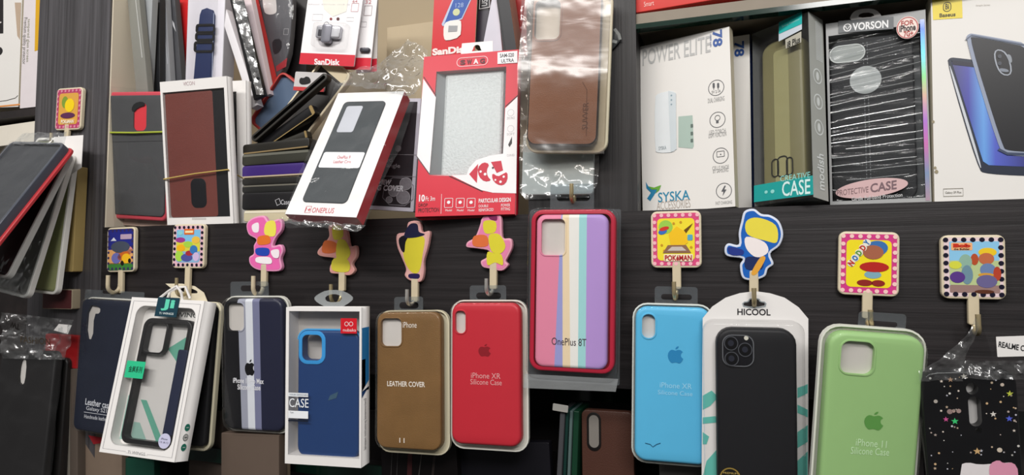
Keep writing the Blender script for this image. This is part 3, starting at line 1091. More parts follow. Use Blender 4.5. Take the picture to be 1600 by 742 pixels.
mb.text('Type:', (453, 643, 459, 646), C('5b606a', .4), .0010)
mb.flat(t.rr(451, 655, 482, 659), .0008, C('1c2230', .4))
mb.done()
mb = t.part('hang_ring')
a = t.q([(490, 466), (496, 460), (510, 453), (532, 453), (546, 459), (553, 466), (546, 473), (534, 480), (510, 480), (496, 473)], -.018)
h = t.q([(507, 466), (512, 461), (522, 459), (531, 461), (535, 466), (530, 472), (512, 472)], -.018)
mb.slab(smooth(a, 1), -.0185, -.0178, 'frosted', holes=[smooth(h, 1)])
mb.done()

# black case hung on an arched white card
t = Thing('carded_phone_case', 'black phone case on a tall arched white card with camera ring print', 'phone case', [(1097, 496), (1263, 496), (1262, 792), (1096, 792)], -.040, 'boxed phone cases on hooks', lam=60)
t.label = 'glossy black phone case hung on a white card with a rounded top'
mb = t.part('backing_card')
o = t.q([(1096, 792), (1263, 792), (1263, 498), (1248, 480), (1226, 465), (1203, 458), (1180, 455), (1156, 458), (1134, 465), (1113, 479), (1098, 497)], -.012)
hole = smooth(t.q([(1161, 473), (1170, 472), (1172, 467), (1185, 467), (1187, 472), (1196, 473), (1194, 479), (1163, 479)], -.012), 1)
mb.slab(o, -.013, -.012, 'white_card', holes=[hole])
mb.text('HICOOL', (1152, 482, 1204, 493), C('232226', .4), -.0118, bold=.02)
mt = C('67c2b4', .4)
for pts in ([(1098, 618), (1112, 610), (1122, 620), (1110, 634), (1098, 640)], [(1098, 652), (1118, 650), (1120, 660), (1098, 662)], [(1104, 720), (1122, 700), (1122, 745), (1098, 745)], [(1098, 675), (1108, 682), (1104, 694), (1098, 694)],
            [(1246, 606), (1262, 600), (1262, 614), (1246, 622)], [(1246, 632), (1262, 640), (1262, 652), (1246, 645)], [(1246, 675), (1262, 664), (1262, 690), (1246, 700)], [(1246, 720), (1262, 705), (1262, 745), (1246, 745)]):
    mb.flat(t.q(pts, -.0117), -.0117, mt)
mb.done()
mb = t.part('phone_case')
cs = t.rr(1119, 512, 1248, 788, .014)
mb.slab(cs, -.011, 0, 'black_soft', rnd=.0035)
mb.done()
mb = t.part('camera_bump')
co = t.rr(1128, 522, 1178, 573, .008)
mb.slab(co, -.001, .0014, C('15151a', .25), rnd=.0008)
mb.stroke(inset(co, .0004), .0009, .0016, C('8f9298', .3, metal=.6), closed=True)
for x_, y_, r_ in ((1142, 536, 10.5), (1164, 546, 10.5), (1143, 560, 10.5)):
    e = t.el(x_, y_, r_, .0015)
    mb.slab(e, .001, .0026, C('0d0d10', .15), rnd=.0006)
    mb.stroke(e, .0008, .0028, C('6b6e75', .3, metal=.6), closed=True)
    mb.flat(t.el(x_, y_, r_ * .45, .0028), .0028, C('2a2c36', .1))
mb.flat(t.el(1166, 528, 3.5, .0016), .0016, C('d8d5c8', .3))
mb.done()
mb = t.part('sticker')
mb.slab(t.el(1141, 747, 18, .0005), .0002, .0005, C('17150f', .4))
mb.stroke(t.el(1141, 747, 15.5, .0006), .0012, .0007, C('b89a4a', .35, metal=.4), closed=True)
mb.text('PREMIUM', (1130, 737, 1153, 741.5), C('c9ad5c', .4), .0008)
mb.done()
mb = t.part('blister')
mb.slab(t.rr(1099, 500, 1260, 788, .010), -.012, .004, 'blister', rnd=.004, back=False)
mb.done()
mb = t.part('hang_slot_rim')
mb.slab(inset(hole, -.001), -.0119, -.0112, 'tab_clear', holes=[hole])
mb.done()

# white window box with cord handles
t = Thing('boxed_phone_case', 'tilted white window box with cord handles holding a clear case with black bumper', 'phone case', [(206, 464), (320, 470), (272, 722), (155, 706)], -.060, 'boxed phone cases on hooks', lam=14)
dep = .020
mb = t.part('box')
win = t.rr(218, 480, 262, 700, .010)
a, b, c_, d_ = t.q([(215, 478), (308, 481), (266, 706), (170, 693)])
win = rrect((a[0] + d_[0]) / 2, (c_[1] + d_[1]) / 2, (b[0] + c_[0]) / 2, (a[1] + b[1]) / 2, .012)
mb.slab(t.full(), -dep - .001, -dep, 'white_card')
mb.slab(t.full(), -dep, 0, 'white_card', holes=[win], front=False, back=False)
mb.slab(t.full(), -.001, 0, 'white_card', holes=[win])
fl = inset(t.full(), .0045)
mb.stroke(fl, .0005, .0003, C('85858a', .5), closed=True)
z_ = .0035
mb.flat(rrect(-.016, .0032, .016, .0058, 0), .0004, 'white_card')
mb.text('Ti WINGS', (-.013, .003, .013, .0062), C('8a8a8c', .5), .0006, local=True)
x1 = t.w / 2 + .0003
for k, (fz, col) in enumerate(((.205, '2f8f78'), (.145, '8d9692'), (.085, '2f8f78'))):
    pts = ell(dep / 2, t.h * fz, .0042, n=20)
    mb.add([(x1, p[0], p[1]) for p in pts], [tuple(range(20))], C(col, .4))
    if k == 1:
        pts = ell(dep / 2, t.h * fz, .0033, n=20)
        mb.add([(x1 + .0002, p[0], p[1]) for p in pts], [tuple(range(20))], 'white_card')
    mb.add([(x1 + .0004, dep / 2 + dx, t.h * fz + dz) for dx, dz in ((-.002, -.0005), (.002, -.0005), (.002, .0005), (-.002, .0005))], [(0, 1, 2, 3)], C('dff0ea' if k != 1 else '55605c', .4))
mb.done()
mb = t.part('printed_insert')
ip = inset(win, -.002)
mb.slab(ip, -.0130, -.0125, C('f1eeea', .5))
wx0, wx1 = min(p[0] for p in win), max(p[0] for p in win)
wz0, wz1 = min(p[1] for p in win), max(p[1] for p in win)
def wf(fx, fy): return (wx0 + (wx1 - wx0) * fx, wz1 - (wz1 - wz0) * fy)
tm = C('6fbfa6', .45)
mb.flat([wf(.98, .14), wf(.52, .30), wf(.98, .52)], -.0122, tm)
mb.flat([wf(.02, .66), wf(.16, .62), wf(.16, .97), wf(.02, .97)], -.0122, C('a9d2c4', .45))
mb.flat([wf(.24, .68), wf(.34, .68), wf(.78, .98), wf(.66, .98)], -.0122, tm)
mb.flat([wf(.20, .84), wf(.30, .84), wf(.50, .98), wf(.20, .98)], -.0122, C('a9d2c4', .45))
mb.text('Ti WINGS', (wx0 + (wx1 - wx0) * .40, wz1 - (wz1 - wz0) * .062, wx0 + (wx1 - wx0) * .98, wz1 - (wz1 - wz0) * .026), C('5c605e', .5), -.0121, local=True, bold=.02)
mb.done()
mb = t.part('phone_case')
ca, cb = wf(.13, .085), wf(.95, .985)
cs = rrect(ca[0], cb[1], cb[0], ca[1], .011)
inn = inset(cs, .0058)
mb.slab(cs, -.0120, -.0025, 'black_plastic', holes=[inn], rnd=.002)
mb.slab(inset(cs, .005), -.0105, -.0100, 'blister')
cam0, cam1 = wf(.20, .12), wf(.53, .335)
cr_ = rrect(cam0[0], cam1[1], cam1[0], cam0[1], .006)
mb.slab(inset(cr_, -.0022), -.0105, -.0032, 'black_plastic', holes=[cr_], rnd=.001)
s0, s1 = wf(.80, .30), wf(.955, .90)
mb.slab(rrect(s0[0], s1[1], s1[0], s0[1], .002), -.0120, -.0020, C('1b2340', .4), rnd=.001)
mb.done()
mb = t.part('window')
mb.slab(inset(win, -.0006), .0001, .0004, 'blister')
mb.done()
mb = t.part('series_sticker')
s0, s1 = t.l(199, 563, .0006), t.l(226, 590, .0006)
so = rrect(s0[0], s1[1], s1[0], s0[1], 0)
mb.slab(t.rr(200, 563, 223, 592, .0005), .0004, .0008, C('2fbf8a', .4))
mb.text('金属系列', (202, 571, 221, 583), C('16382c', .4), .001, bold=.01)
mb.done()
mb = t.part('round_sticker')
e = t.l(257, 689, .0006)
mb.slab(ell(e[0], e[1], .0085, n=28), .0004, .0008, C('c7c6e0', .4))
mb.text('iPhone', (e[0] - .005, e[1] + .0012, e[0] + .004, e[1] + .0034), C('44445c', .5), .001, local=True)
mb.text('12 (6.1)', (e[0] - .006, e[1] - .003, e[0] + .006, e[1] - .0004), C('44445c', .5), .001, local=True)
mb.done()
mb = t.part('brand_sticker')
mb.slab(t.rr(248, 464, 276, 496, 0), .0004, .0008, C('173a48', .4))
tl = C('5fd0b0', .4)
sx0, sz1 = t.l(252, 467, .001); sx1, sz0 = t.l(273, 486, .001)
mb.text('Ji', (sx0 + .002, sz0, sx1 - .002, sz1), tl, .001, local=True, bold=.04)
mb.text('Ti WINGS', (sx0 + .001, sz0 - .0048, sx1 - .001, sz0 - .0022), C('e4f0ee', .4), .001, local=True)
mb.done()
mb = t.part('cord_handle')
def lp(px, py, w): return (*t.l(px, py, w), w)
for pts in ([(249, 466, -.006), (263, 455, -.002), (276, 447, -.001), (283, 456, -.002), (285, 468, -.006)], [(262, 466, -.014), (266, 455, -.012), (280, 449, -.008), (290, 448, -.008), (297, 466, -.014)]):
    mb.tube([lp(*p) for p in pts], .0016, 'white_card', 8)
mb.done()

# cream pack behind it
t = Thing('phone_case_pack', 'cream backed clear pack mostly hidden behind the tilted white window box', 'phone case', [(268, 470), (342, 472), (322, 706), (248, 702)], -.022, 'boxed phone cases on hooks', lam=30)
mb = t.part('tray'); mb.slab(t.full(.012), -.012, -.011, 'tray_cream'); mb.slab(t.full(.012), -.011, -.006, 'tray_cream', holes=[inset(t.full(.012), .003)], rnd=.001); mb.done()
mb = t.part('phone_case'); mb.slab(inset(t.full(.012), .006), -.010, -.002, 'black_soft', rnd=.003); mb.done()
mb = t.part('blister'); mb.slab(inset(t.full(.012), .002), -.011, .001, 'blister', rnd=.004, back=False); mb.done()
mb = t.part('hang_tab')
o = t.q([(258, 443), (284, 443), (304, 447), (318, 457), (325, 474), (326, 490), (264, 490), (267, 450)], -.0115)
mb.slab(o, -.0125, -.0119, 'aged_card', holes=[smooth(t.q([(282, 449), (298, 450), (309, 455), (307, 459), (282, 456)], -.0115), 1)])
mb.done()

# navy leather case
t = Thing('phone_case_pack', 'dark navy leather phone case with white lettering half behind the white window box', 'phone case', [(127, 468), (222, 471), (204, 687), (115, 669)], -.030, 'boxed leather cases on hooks', lam=25)
mb = t.part('tray'); mb.slab(t.full(.010, .0025), -.012, -.011, 'tray_white'); mb.slab(t.full(.010, .0025), -.011, -.008, 'tray_white', holes=[t.full(.009, .0008)]); mb.done()
mb = t.part('insert_card'); mb.slab(inset(t.full(.01), .002), -.0040, -.0030, 'insert_grey'); mb.done()
mb = t.part('phone_case')
hole = smooth(t.q([(137, 476), (157, 479), (156, 490), (147, 490), (145, 531), (133, 529)]), 1)
mb.slab(t.full(.009), -.0095, 0, 'leather_navy', holes=[hole], rnd=.002)
m = C('dcdfe6', .45)
mb.textq('Leather case', (134, 622), (174, 629), (133, 632), m, bold=.012)
mb.textq('Galaxy S21', (135, 634), (167, 639), (134.5, 642), m)
mb.stroke(t.q([(131, 643.5), (170, 649)], .0003), .0006, .0003, m)
mb.textq('Handmade leather', (132, 647), (168, 652), (131.6, 653), m)
mb.done()
mb = t.part('blister'); mb.slab(t.full(.010, .0018), -.011, .002, 'blister', rnd=.004, back=False); mb.done()
mb = t.part('hang_tab'); mb.slab(t.rr(133, 452, 224, 476, .002, -.0115), -.0122, -.0118, 'tab_clear', holes=[t.rr(160, 453, 188, 460, .002, -.0115)]); mb.done()

# glitter case in a bag
t = Thing('bagged_phone_case', 'black glitter phone case in a clear bag tied up to its hook', 'phone case', [(1441, 582), (1590, 574), (1603, 800), (1452, 806)], -.050, 'cases in plastic bags on hooks', lam=60)
mb = t.part('phone_case')
h1, h2, h3 = t.el(1519, 607, 9.5), t.rr(1512, 619, 1535, 666, .009), t.rr(1523, 668, 1535, 677, .003)
mb.slab(t.full(.012), -.009, 0, C('0c0c0f', .18), holes=[h1, h2, h3], rnd=.003)
rnd = random.Random(4)
gc = ['d9d6cf', 'd7b58a', 'b9a9a0', 'cfcfd8', 'e6d9cc', 'c9b39a', '3fd07a', '4a62d8', 'd85a9a', 'e8c24a']
def star(cx, cz, r):
    return [(cx + (r if k % 2 == 0 else r * .42) * math.sin(math.pi * k / 5), cz + (r if k % 2 == 0 else r * .42) * math.cos(math.pi * k / 5)) for k in range(10)]
def glit(px, py, r, c, k):
    x, z = t.l(px, py, .0004)
    mb.flat(star(x, z, r) if k else ell(x, z, r * .7, n=8), .0004, C(c, .25))
for px, py, r, c, k in ((1492, 658, .0028, '3fd07a', 1), (1577, 654, .0026, '5a6ae0', 1), (1578, 615, .0026, 'c9d24a', 1), (1478, 655, .0022, 'd85a9a', 1), (1552, 647, .0024, 'e6e0d8', 1), (1527, 705, .0030, 'd7b07a', 1), (1562, 703, .0028, 'd9cbb8', 0),
                        (1484, 643, .003, '9c8580', 0), (1498, 642, .0026, 'a58f88', 0), (1490, 642, .002, 'b59a90', 0), (1462, 627, .0022, 'b8b0a8', 0), (1506, 588, .0024, 'd9d2c8', 1), (1566, 601, .002, 'd0c0b0', 0), (1485, 593, .0022, 'c8a080', 1)):
    glit(px, py, r, c, k)
for _ in range(85):
    px, py = rnd.uniform(1450, 1598), rnd.uniform(588, 736)
    if 1506 < px < 1541 and 594 < py < 680 or (1492 < px and py > 716):
        continue
    glit(px, py, rnd.uniform(.0005, .0014), rnd.choice(gc[:6]), rnd.random() < .3)
mb.flat(smooth(t.q([(1500, 726), (1512, 722), (1530, 726), (1556, 724), (1585, 722), (1592, 742), (1594, 800), (1500, 800)], .0005), 1), .0005, C('efe9ea', .3))
mb.flat(smooth(t.q([(1547, 724), (1560, 718), (1568, 724), (1584, 722), (1592, 736), (1588, 760), (1550, 760), (1545, 738)], .0008), 1), .0008, C('eaa0bb', .3))
mb.done()
mb = t.part('insert_card'); mb.slab(inset(t.full(.01), .003), -.008, -.0075, C('c8c6c4', .5)); mb.done()
mb = t.part('bag_top')
mb.film([(1524, 497), (1518, 512), (1500, 534), (1466, 562), (1437, 580), (1437, 596)], [(1526, 497), (1530, 512), (1522, 534), (1508, 556), (1502, 578), (1502, 594)], .0035, 'film_crumpled', nu=24, nv=40, amp=.0045, freq=60, seed=3)
mb.done()
mb = t.part('bag_seam')
mb.film([(1500, 564), (1500, 590)], [(1603, 564), (1603, 594)], .004, 'film_crumpled', nu=60, nv=10, amp=.005, freq=95, seed=4)
mb.done()
mb = t.part('bag')
mb.film([(1437, 590), (1440, 640), (1450, 800)], [(1606, 585), (1606, 640), (1606, 800)], .0045, 'film_clear', nu=24, nv=30, amp=.0012, freq=30, seed=5)
mb.done()
mb = t.part('bag_flap')
mb.film([(1537, 514), (1545, 540), (1556, 575)], [(1606, 513), (1606, 540), (1606, 578)], .001, 'film_clear', amp=.001, seed=8)
mb.done()
mb = t.part('paper_label')
mb.slab(t.rr(1556, 526, 1612, 556, .0005, .004), .0040, .0044, 'white_card')
mb.textq('REALME C11', (1561, 533), (1609, 541), (1560, 542), C('2a2a2c', .5), .0047, bold=.02)
mb.done()

# ---------------------------------------------------------------- right bay
# power bank boxes
def pb_box(label, quad, y, yaw, full, dep=.024):
    t = Thing('power_bank_box', label, 'box', quad, y, 'white power bank boxes', yaw=yaw, lam=60)
    mb = t.main()
    mb.slab(t.full(), -dep, 0, 'ivory_card', smat='aged_card')
    mb.add([(t.w / 2 + .0002, .0, 0), (t.w / 2 + .0002, dep, 0), (t.w / 2 + .0002, dep, t.h), (t.w / 2 + .0002, .0, t.h)], [(0, 1, 2, 3)], C('2a3f7a' if not full else 'd9cfb6', .4))
    mb.add([(-t.w / 2 - .0002, .0, 0), (-t.w / 2 - .0002, dep, 0), (-t.w / 2 - .0002, dep, t.h), (-t.w / 2 - .0002, .0, t.h)], [(0, 1, 2, 3)], 'aged_card')
    bl = C('24509a', .4); gr = C('b6b6b4', .45); dk = C('55565a', .5)
    if full:
        mb.textq('POWER ELITE', (1004, 78), (1110, 55), (1004, 103), gr, bold=.01)
        mb.text('78', (1113, 49, 1129, 71), bl, rot=-90, bold=.03)
        mb.text('10000 mAh', (1109, 54, 1112, 73), bl, rot=-90)
        # the picture of the power bank
        mb.flat(t.q([(1060, 182), (1082, 180), (1084, 228), (1082, 232), (1060, 230)], .0003), .0003, C('a9bdb2', .45))
        for yy in (196, 208, 219):
            mb.flat(t.rr(1079, yy - 2, 1083, yy + 3, .0005, .0005), .0005, C('5f6f68', .45))
        mb.flat(smooth(t.q([(1023, 152), (1028, 146), (1050, 141), (1056, 146), (1057, 232), (1052, 238), (1030, 239), (1023, 236)], .0006), 1), .0006, C('dfe4e6', .4))
        mb.flat(t.q([(1044, 142), (1056, 145), (1057, 233), (1048, 238)], .0008), .0008, C('cdd6da', .4))
        for yy in (149, 156, 163):
            mb.flat(t.el(1049, yy, 1.3, .001), .001, C('8ea3ad', .4))
        mb.text('SYSKA', (1029, 229, 1041, 233), C('8a959a', .5), .001)
        for (cx, cy, g, lab) in ((1119, 137, 0, 'DUAL CHARGING'), (1121, 187, 1, 'LED TORCH'), (1126, 243, 2, 'CELLS MADE'), (1131, 298, 3, 'FAST CHARGING')):
            mb.stroke(t.el(cx, cy, 12, .0003), .0006, .0003, dk, closed=True)
            mb.text(lab, (cx - 13, cy + 17, cx + 13, cy + 20), C('9a9a98', .5))
            if lab == 'LED TORCH':
                mb.text('LIGHT FUNCTION', (cx - 14, cy + 22, cx + 14, cy + 25), C('9a9a98', .5))
            if lab == 'CELLS MADE':
                mb.text('BY SAMSUNG', (cx - 12, cy + 22, cx + 12, cy + 25), C('9a9a98', .5))
            if g == 0:
                for dx in (-4, 3):
                    mb.flat(t.rr(cx + dx - 1.5, cy - 7, cx + dx + 2, cy, .0008), .0004, dk); mb.flat(t.rr(cx + dx - .3, cy, cx + dx + .8, cy + 3, 0), .0004, dk)
                mb.text('5V 2.1A', (cx - 7, cy + 5, cx + 7, cy + 7), dk)
            elif g == 1:
                mb.stroke(t.el(cx, cy - 3, 4, .0004), .0005, .0004, dk, closed=True); mb.flat(t.rr(cx - 2, cy + 2, cx + 2, cy + 5, 0), .0004, dk)
            elif g == 2:
                mb.stroke(t.rr(cx - 6, cy - 6, cx + 6, cy + 1, .0006), .0005, .0004, dk, closed=True); mb.flat(t.el(cx, cy - 2, 1, .0004), .0004, dk)
            else:
                mb.flat(t.q([(cx + 1, cy - 8), (cx - 4, cy + 1), (cx - .5, cy + 1), (cx - 2, cy + 8), (cx + 4, cy - 2), (cx + .5, cy - 2), (cx + 3, cy - 8)], .0004), .0004, dk)
        mb.flat(t.q([(1009, 284), (1013, 291), (1022, 293), (1030, 290), (1025, 300), (1016, 314), (1011, 310), (1017, 301), (1010, 294)], .0004), .0004, C('2a7fa8', .4))
        mb.flat(t.q([(1013, 291), (1022, 293), (1033, 289), (1030, 297), (1024, 302), (1027, 296), (1018, 296)], .0006), .0006, C('6aaa3c', .4))
        mb.text('SYSKA', (1028, 301, 1078, 312), C('2d86a8', .4), bold=.01)
        mb.text('ACCESSORIES', (1026, 315, 1079, 324), C('b3a9a0', .45))
    else:
        mb.text('78', (1147, 66, 1163, 87), bl, rot=-90, bold=.03)
        mb.text('10000 mAh', (1143, 68, 1146, 86), bl, rot=-90)
        mb.text('E', (1137, 70, 1141, 84), gr)
    return mb.done()

pb_box('white power bank box with full front showing, standing in the right bay', [(1003, 76), (1136, 39), (1152, 325), (1001, 331)], .018, -13, True, .012)
pb_box('white power bank box with navy side tucked behind the front one', [(1112, 62), (1171, 54), (1175, 326), (1115, 328)], .046, -8, False)

# clear creative case box
t = Thing('boxed_phone_case', 'clear box with olive see-through case and teal labels, turned sideways', 'phone case', [(1181, 60), (1259, 12), (1271, 308), (1176, 322)], .012, 'boxed phone cases in the right bay', yaw=-30, lam=60)
dep = .026
mb = t.part('box')
mb.slab(t.full(), -dep - .001, -dep, C('55544a', .5))
mb.slab(t.full(), -dep, 0, 'frosted', front=False, back=False)
x1 = t.w / 2 + .0004
sm = C('a9aca8', .35)
mb.add([(x1, 0, 0), (x1, dep, 0), (x1, dep, t.h), (x1, 0, t.h)], [(0, 1, 2, 3)], C('b2b4ae', .3))
lt = C('e4e8e6', .4)
for k in range(26):
    z = t.h * (.97 - .0085 * k)
    mb.add([(x1 + .0002, dep * .45, z), (x1 + .0002, dep * .9, z), (x1 + .0002, dep * .9, z - .0008), (x1 + .0002, dep * .45, z - .0008)], [(0, 1, 2, 3)], lt)
for fz in (.66, .52, .38):
    pts = ell(dep * .5, t.h * fz, dep * .30, n=20); pin = ell(dep * .5, t.h * fz, dep * .25, n=20)
    mb.add([(x1 + .0002, p[0], p[1]) for p in pts + pin], [(i, (i + 1) % 20, 20 + (i + 1) % 20, 20 + i) for i in range(20)], lt)
    pts = ell(dep * .5, t.h * fz, dep * .10, dep * .17, n=12)
    mb.add([(x1 + .0002, p[0], p[1]) for p in pts], [tuple(range(12))], lt)
vs, fs = text_mesh('modish', .02)
mb.add([(x1 + .0003, dep * .75 - b * dep * .45, t.h * (.05 + .19 * a)) for a, b in vs], fs, lt)
mb.done()
mb = t.part('phone_case')
cs = t.rr(1189, 72, 1259, 304, .012, -.006)
mb.slab(cs, -.019, -.006, C('827d58', .35), rnd=.003)
mb.slab(rrect(min(p[0] for p in cs) + .014, min(p[1] for p in cs), min(p[0] for p in cs) + .030, max(p[1] for p in cs) - .012, .004), -.006, -.0056, C('a39f72', .3))
k = C('1b1b18', .4)
for b in ((1206, 250, 1217, 275), (1215, 246, 1231, 274), (1229, 247, 1239, 272)):
    mb.stroke(t.rr(*b, .004, -.0054), .0012, -.0050, k, closed=True)
mb.done()
mb = t.part('window')
mb.slab(t.full(), -.0003, 0, 'film_clear')
mb.done()
mb = t.part('printed_band')
tl = C('1c9c98', .4)
mb.flat(t.q([(1178, 290), (1270, 274), (1271, 304), (1178, 316)], .0003), .0003, tl)
mb.textq('CASE', (1222, 284), (1266, 279), (1222, 307), C('d5efec', .4), .0006, bold=.01)
mb.textq('CREATIVE', (1219, 275), (1266, 268), (1219, 284), C('8fd6cf', .4), .0006)
mb.flat(t.el(1197, 300, 2.5, .0006), .0006, C('8fd6cf', .4)); mb.flat(t.el(1207, 299, 3, .0006), .0006, C('8fd6cf', .4))
mb.done()
mb = t.part('price_label')
mb.slab(t.q([(1217, 35), (1253, 18), (1253, 46), (1217, 65)], .0006), .0005, .0009, C('cfd8e2', .4))
mb.flat(t.q([(1217, 35), (1253, 18), (1253, 37), (1217, 53)], .0012), .0012, C('25b5b0', .4))
mb.textq('Strong Protection', (1222, 40), (1249, 28), (1222, 44), C('a5e6e0', .4), .0014)
mb.slab(t.q([(1227, 62), (1252, 49), (1252, 66), (1228, 76)], .0006), .0004, .0007, C('b9b6a8', .4))
mb.textq('i8 Plus', (1230, 65), (1250, 56), (1230, 75), C('2a2a28', .4), .001, bold=.02)
mb.done()

# protective case box with wrinkled film
t = Thing('boxed_phone_case', 'black stitched case in clear-front box with rainbow foil edge and wrinkled film', 'phone case', [(1288, 35), (1447, 17), (1455, 316), (1299, 322)], .020, 'boxed phone cases in the right bay', yaw=-8, lam=60)
dep = .020
mb = t.part('box')
win = t.rr(1294, 54, 1441, 312)
win = t.frr(.025, .07, .965, .975)
mb.slab(t.full(), -dep - .001, -dep, C('8b8d90', .4))
mb.slab(t.full(), -dep, 0, 'grey_card', holes=[win], front=False, back=False)
mb.slab(t.full(), -.001, 0, C('a7a8a8', .4), holes=[win])
ramp_mat('rainbow_foil', 'Z', [(0, 'c9a6b8'), (.15, '8fa5c8'), (.3, 'd87fc0'), (.42, 'b87fd8'), (.55, 'd8b0a0'), (.65, '8fd890'), (.78, '70c8e8'), (.9, '5a78e8'), (1, 'b8b8c8')], 0, t.h, .25, .3)
mb.flat(t.frr(.945, .05, .985, .99), .0003, 'rainbow_foil')
mb.done()
mb = t.part('phone_case')
cs = t.frr(.03, .09, .885, .985, .012)
pill = t.frr(.035, .125, .40, .215, .012); circ = ell(*t.f(.40, .325), .0135)
mb.slab(cs, -.0165, -.006, C('262629', .55, bump=.3, bscale=900), rnd=.002, holes=[])
mb.slab(pill, -.006, -.0056, C('a7aaa8', .4)); mb.stroke(pill, .0012, -.0052, C('d0d2d0', .3), closed=True)
mb.slab(circ, -.006, -.0056, C('b2b4b4', .4, nscale=150, var=.15))
for fx in (.385, .425):
    for k in range(46):
        f0 = .12 + k * .0182
        if abs(f0 - .325) < .075:
            continue
        a, b = t.f(fx, f0), t.f(fx, f0 + .010)
        mb.flat(rrect(a[0] - .0004, b[1], a[0] + .0004, a[1], 0), -.0057, C('6d6d70', .5))
mb.done()
mb = t.part('wrinkled_film')
# stretched film: long shallow folds across the window
x0, z1 = t.f(.02, .075); x1, z0 = t.f(.955, .98)
nu, nv = 24, 150
V = []
for j in range(nv + 1):
    for i in range(nu + 1):
        x, z = x0 + (x1 - x0) * i / nu, z0 + (z1 - z0) * j / nv
        ph = (z - x * .10) / .0098 + 1.2 * noise.noise(Vector((x * 12, z * 25, 3)))
        s_ = abs(math.sin(ph * math.pi / 1.0))
        d = .0012 * (s_ ** 0.5) + .0006 * noise.noise(Vector((x * 40, z * 60, 9)))
        V.append((x, -(-.0035 + d), z))
mb.add(V, [(j * (nu + 1) + i, j * (nu + 1) + i + 1, (j + 1) * (nu + 1) + i + 1, (j + 1) * (nu + 1) + i) for j in range(nv) for i in range(nu)], 'film_banded')
for k in range(17):
    zc = t.h * (.80 - .0415 * k)
    pts = []
    for i in range(13):
        x = x0 + (x1 - x0) * i / 12
        pts.append((x, zc + .012 * (x - x0) / (x1 - x0) * (1 - k / 22) + .0012 * noise.noise(Vector((x * 30, k * 7.3, 1))), -.0024))
    lo = 0 if k % 4 else 2
    mb.tube(pts[lo:13 - (k * 5) % 3], .00042, 'film_ridge', 6)
mb.done()
mb = t.part('header_label')
mb.slab(t.q([(1310, 33), (1396, 26), (1396, 45), (1310, 52)], .0006), .0004, .0008, C('6f7274', .4))
wt = C('f0f0f0', .4)
mb.textq('VORSON', (1332, 36), (1388, 31), (1332, 48), wt, .001, bold=.03)
mb.stroke(t.el(1324, 43, 5.5, .001), .001, .001, wt, closed=True)
mb.stroke(t.q([(1320.5, 41), (1324, 46), (1327.5, 41)], .001), .0008, .0011, wt)
mb.done()
mb = t.part('oval_label')
a, b = t.l(1361, 294, .0006), t.l(1419, 294, .0006)
pk = ell(a[0], a[1], b[0] - a[0], .0085, 40)
pk = [(x, z + (x - a[0]) * .10) for x, z in pk]
mb.slab(pk, -.0005, .0006, C('d2b0b0', .4))
mb.textq('PROTECTIVE', (1308, 297), (1357, 291), (1308, 306), C('8a6f72', .4), .0009)
mb.textq('CASE', (1360, 287), (1401, 281), (1360, 301), C('7a6268', .4), .0009, bold=.02)
mb.textq('Girdle Full-band Protection', (1331, 308), (1410, 301), (1331, 314), C('d8d8d8', .4), .0009)
mb.done()
mb = t.part('round_sticker')
mb.slab(t.el(1418, 43, 17.5, .0008), .0004, .0009, C('f1dfd6', .4))
mb.stroke(t.el(1418, 43, 16, .0011), .0008, .0011, C('c25a5a', .4), closed=True)
mb.text('FOR', (1408, 33, 1428, 38), C('b2433c', .4), .0012, bold=.02)
mb.text('iPhone', (1405, 40, 1431, 47), C('3a2a2c', .4), .0012, bold=.03)
mb.text('7G+', (1412, 49, 1427, 56), C('b2433c', .4), .0012, bold=.03)
mb.done()
mb = t.part('hang_tab')
o = smooth(t.q([(1326, 34), (1331, 20), (1342, 14), (1364, 13), (1374, 19), (1380, 30)], -.0005), 2)
mb.slab(o, -.0012, -.0006, 'white_card', holes=[smooth(t.q([(1340, 28), (1344, 20), (1362, 19), (1368, 26)], -.0005), 1)])
mb.done()

# big white box with two phones
t = Thing('boxed_phone_case', 'large white box printed with a black phone and a blue phone', 'phone case', [(1451, -10), (1640, -26), (1646, 312), (1463, 317)], .010, 'boxed phone cases in the right bay', yaw=-6, lam=60)
mb = t.main()
dep = .022
mb.slab(t.full(), -dep, 0, 'ivory_card', smat='aged_card')
mb.flat(t.q([(1456, -8), (1503, -12), (1504, 28), (1458, 31)], .0003), .0003, C('e9d34a', .4))
bk = C('4a4320', .4)
mb.stroke(t.rr(1474, 4, 1486, 17, .003, .0006), .0006, .0006, bk, closed=True)
mb.text('Bi', (1477, 6, 1483, 14), bk, .0006, bold=.02)
mb.textq('Baseus', (1468, 21), (1493, 19), (1468, 27), bk, .0006, bold=.02)
mb.textq('Simple Series', (1525, 7), (1547, 6), (1525, 10), C('b9b2a6', .4), .0006)
def sp(pts, w, c, r=.35, k=2): mb.flat(smooth(t.q(pts, w), k) if k else t.q(pts, w), w, C(c, r))
sp([(1479, 97), (1484, 90), (1494, 90), (1640, 108), (1640, 276), (1540, 272), (1528, 264)], .0004, '232b3c')
ramp_mat('blue_screen_print', 'X', [(0, '26265a'), (.25, '3438a0'), (.45, '5f9be0'), (.6, '4858c0'), (1, '2a2f80')], t.l(1486, 180)[0], t.l(1600, 180)[0], .35)
mb.flat(t.q([(1487, 97), (1600, 111), (1640, 116), (1640, 262), (1545, 258), (1536, 252)], .0006), .0006, 'blue_screen_print')
sp([(1482, 103), (1486, 103), (1535, 262), (1530, 262)], .0008, 'c8ccd2')
sp([(1487, 94), (1640, 113), (1640, 119), (1489, 101)], .0008, '1b1b30', k=0)
sp([(1508, 60), (1514, 52), (1524, 53), (1640, 74), (1640, 246), (1572, 243), (1561, 234)], .0010, '8f98ac')
sp([(1514, 59), (1522, 57), (1640, 80), (1640, 238), (1574, 236), (1566, 228)], .0012, '17171b')
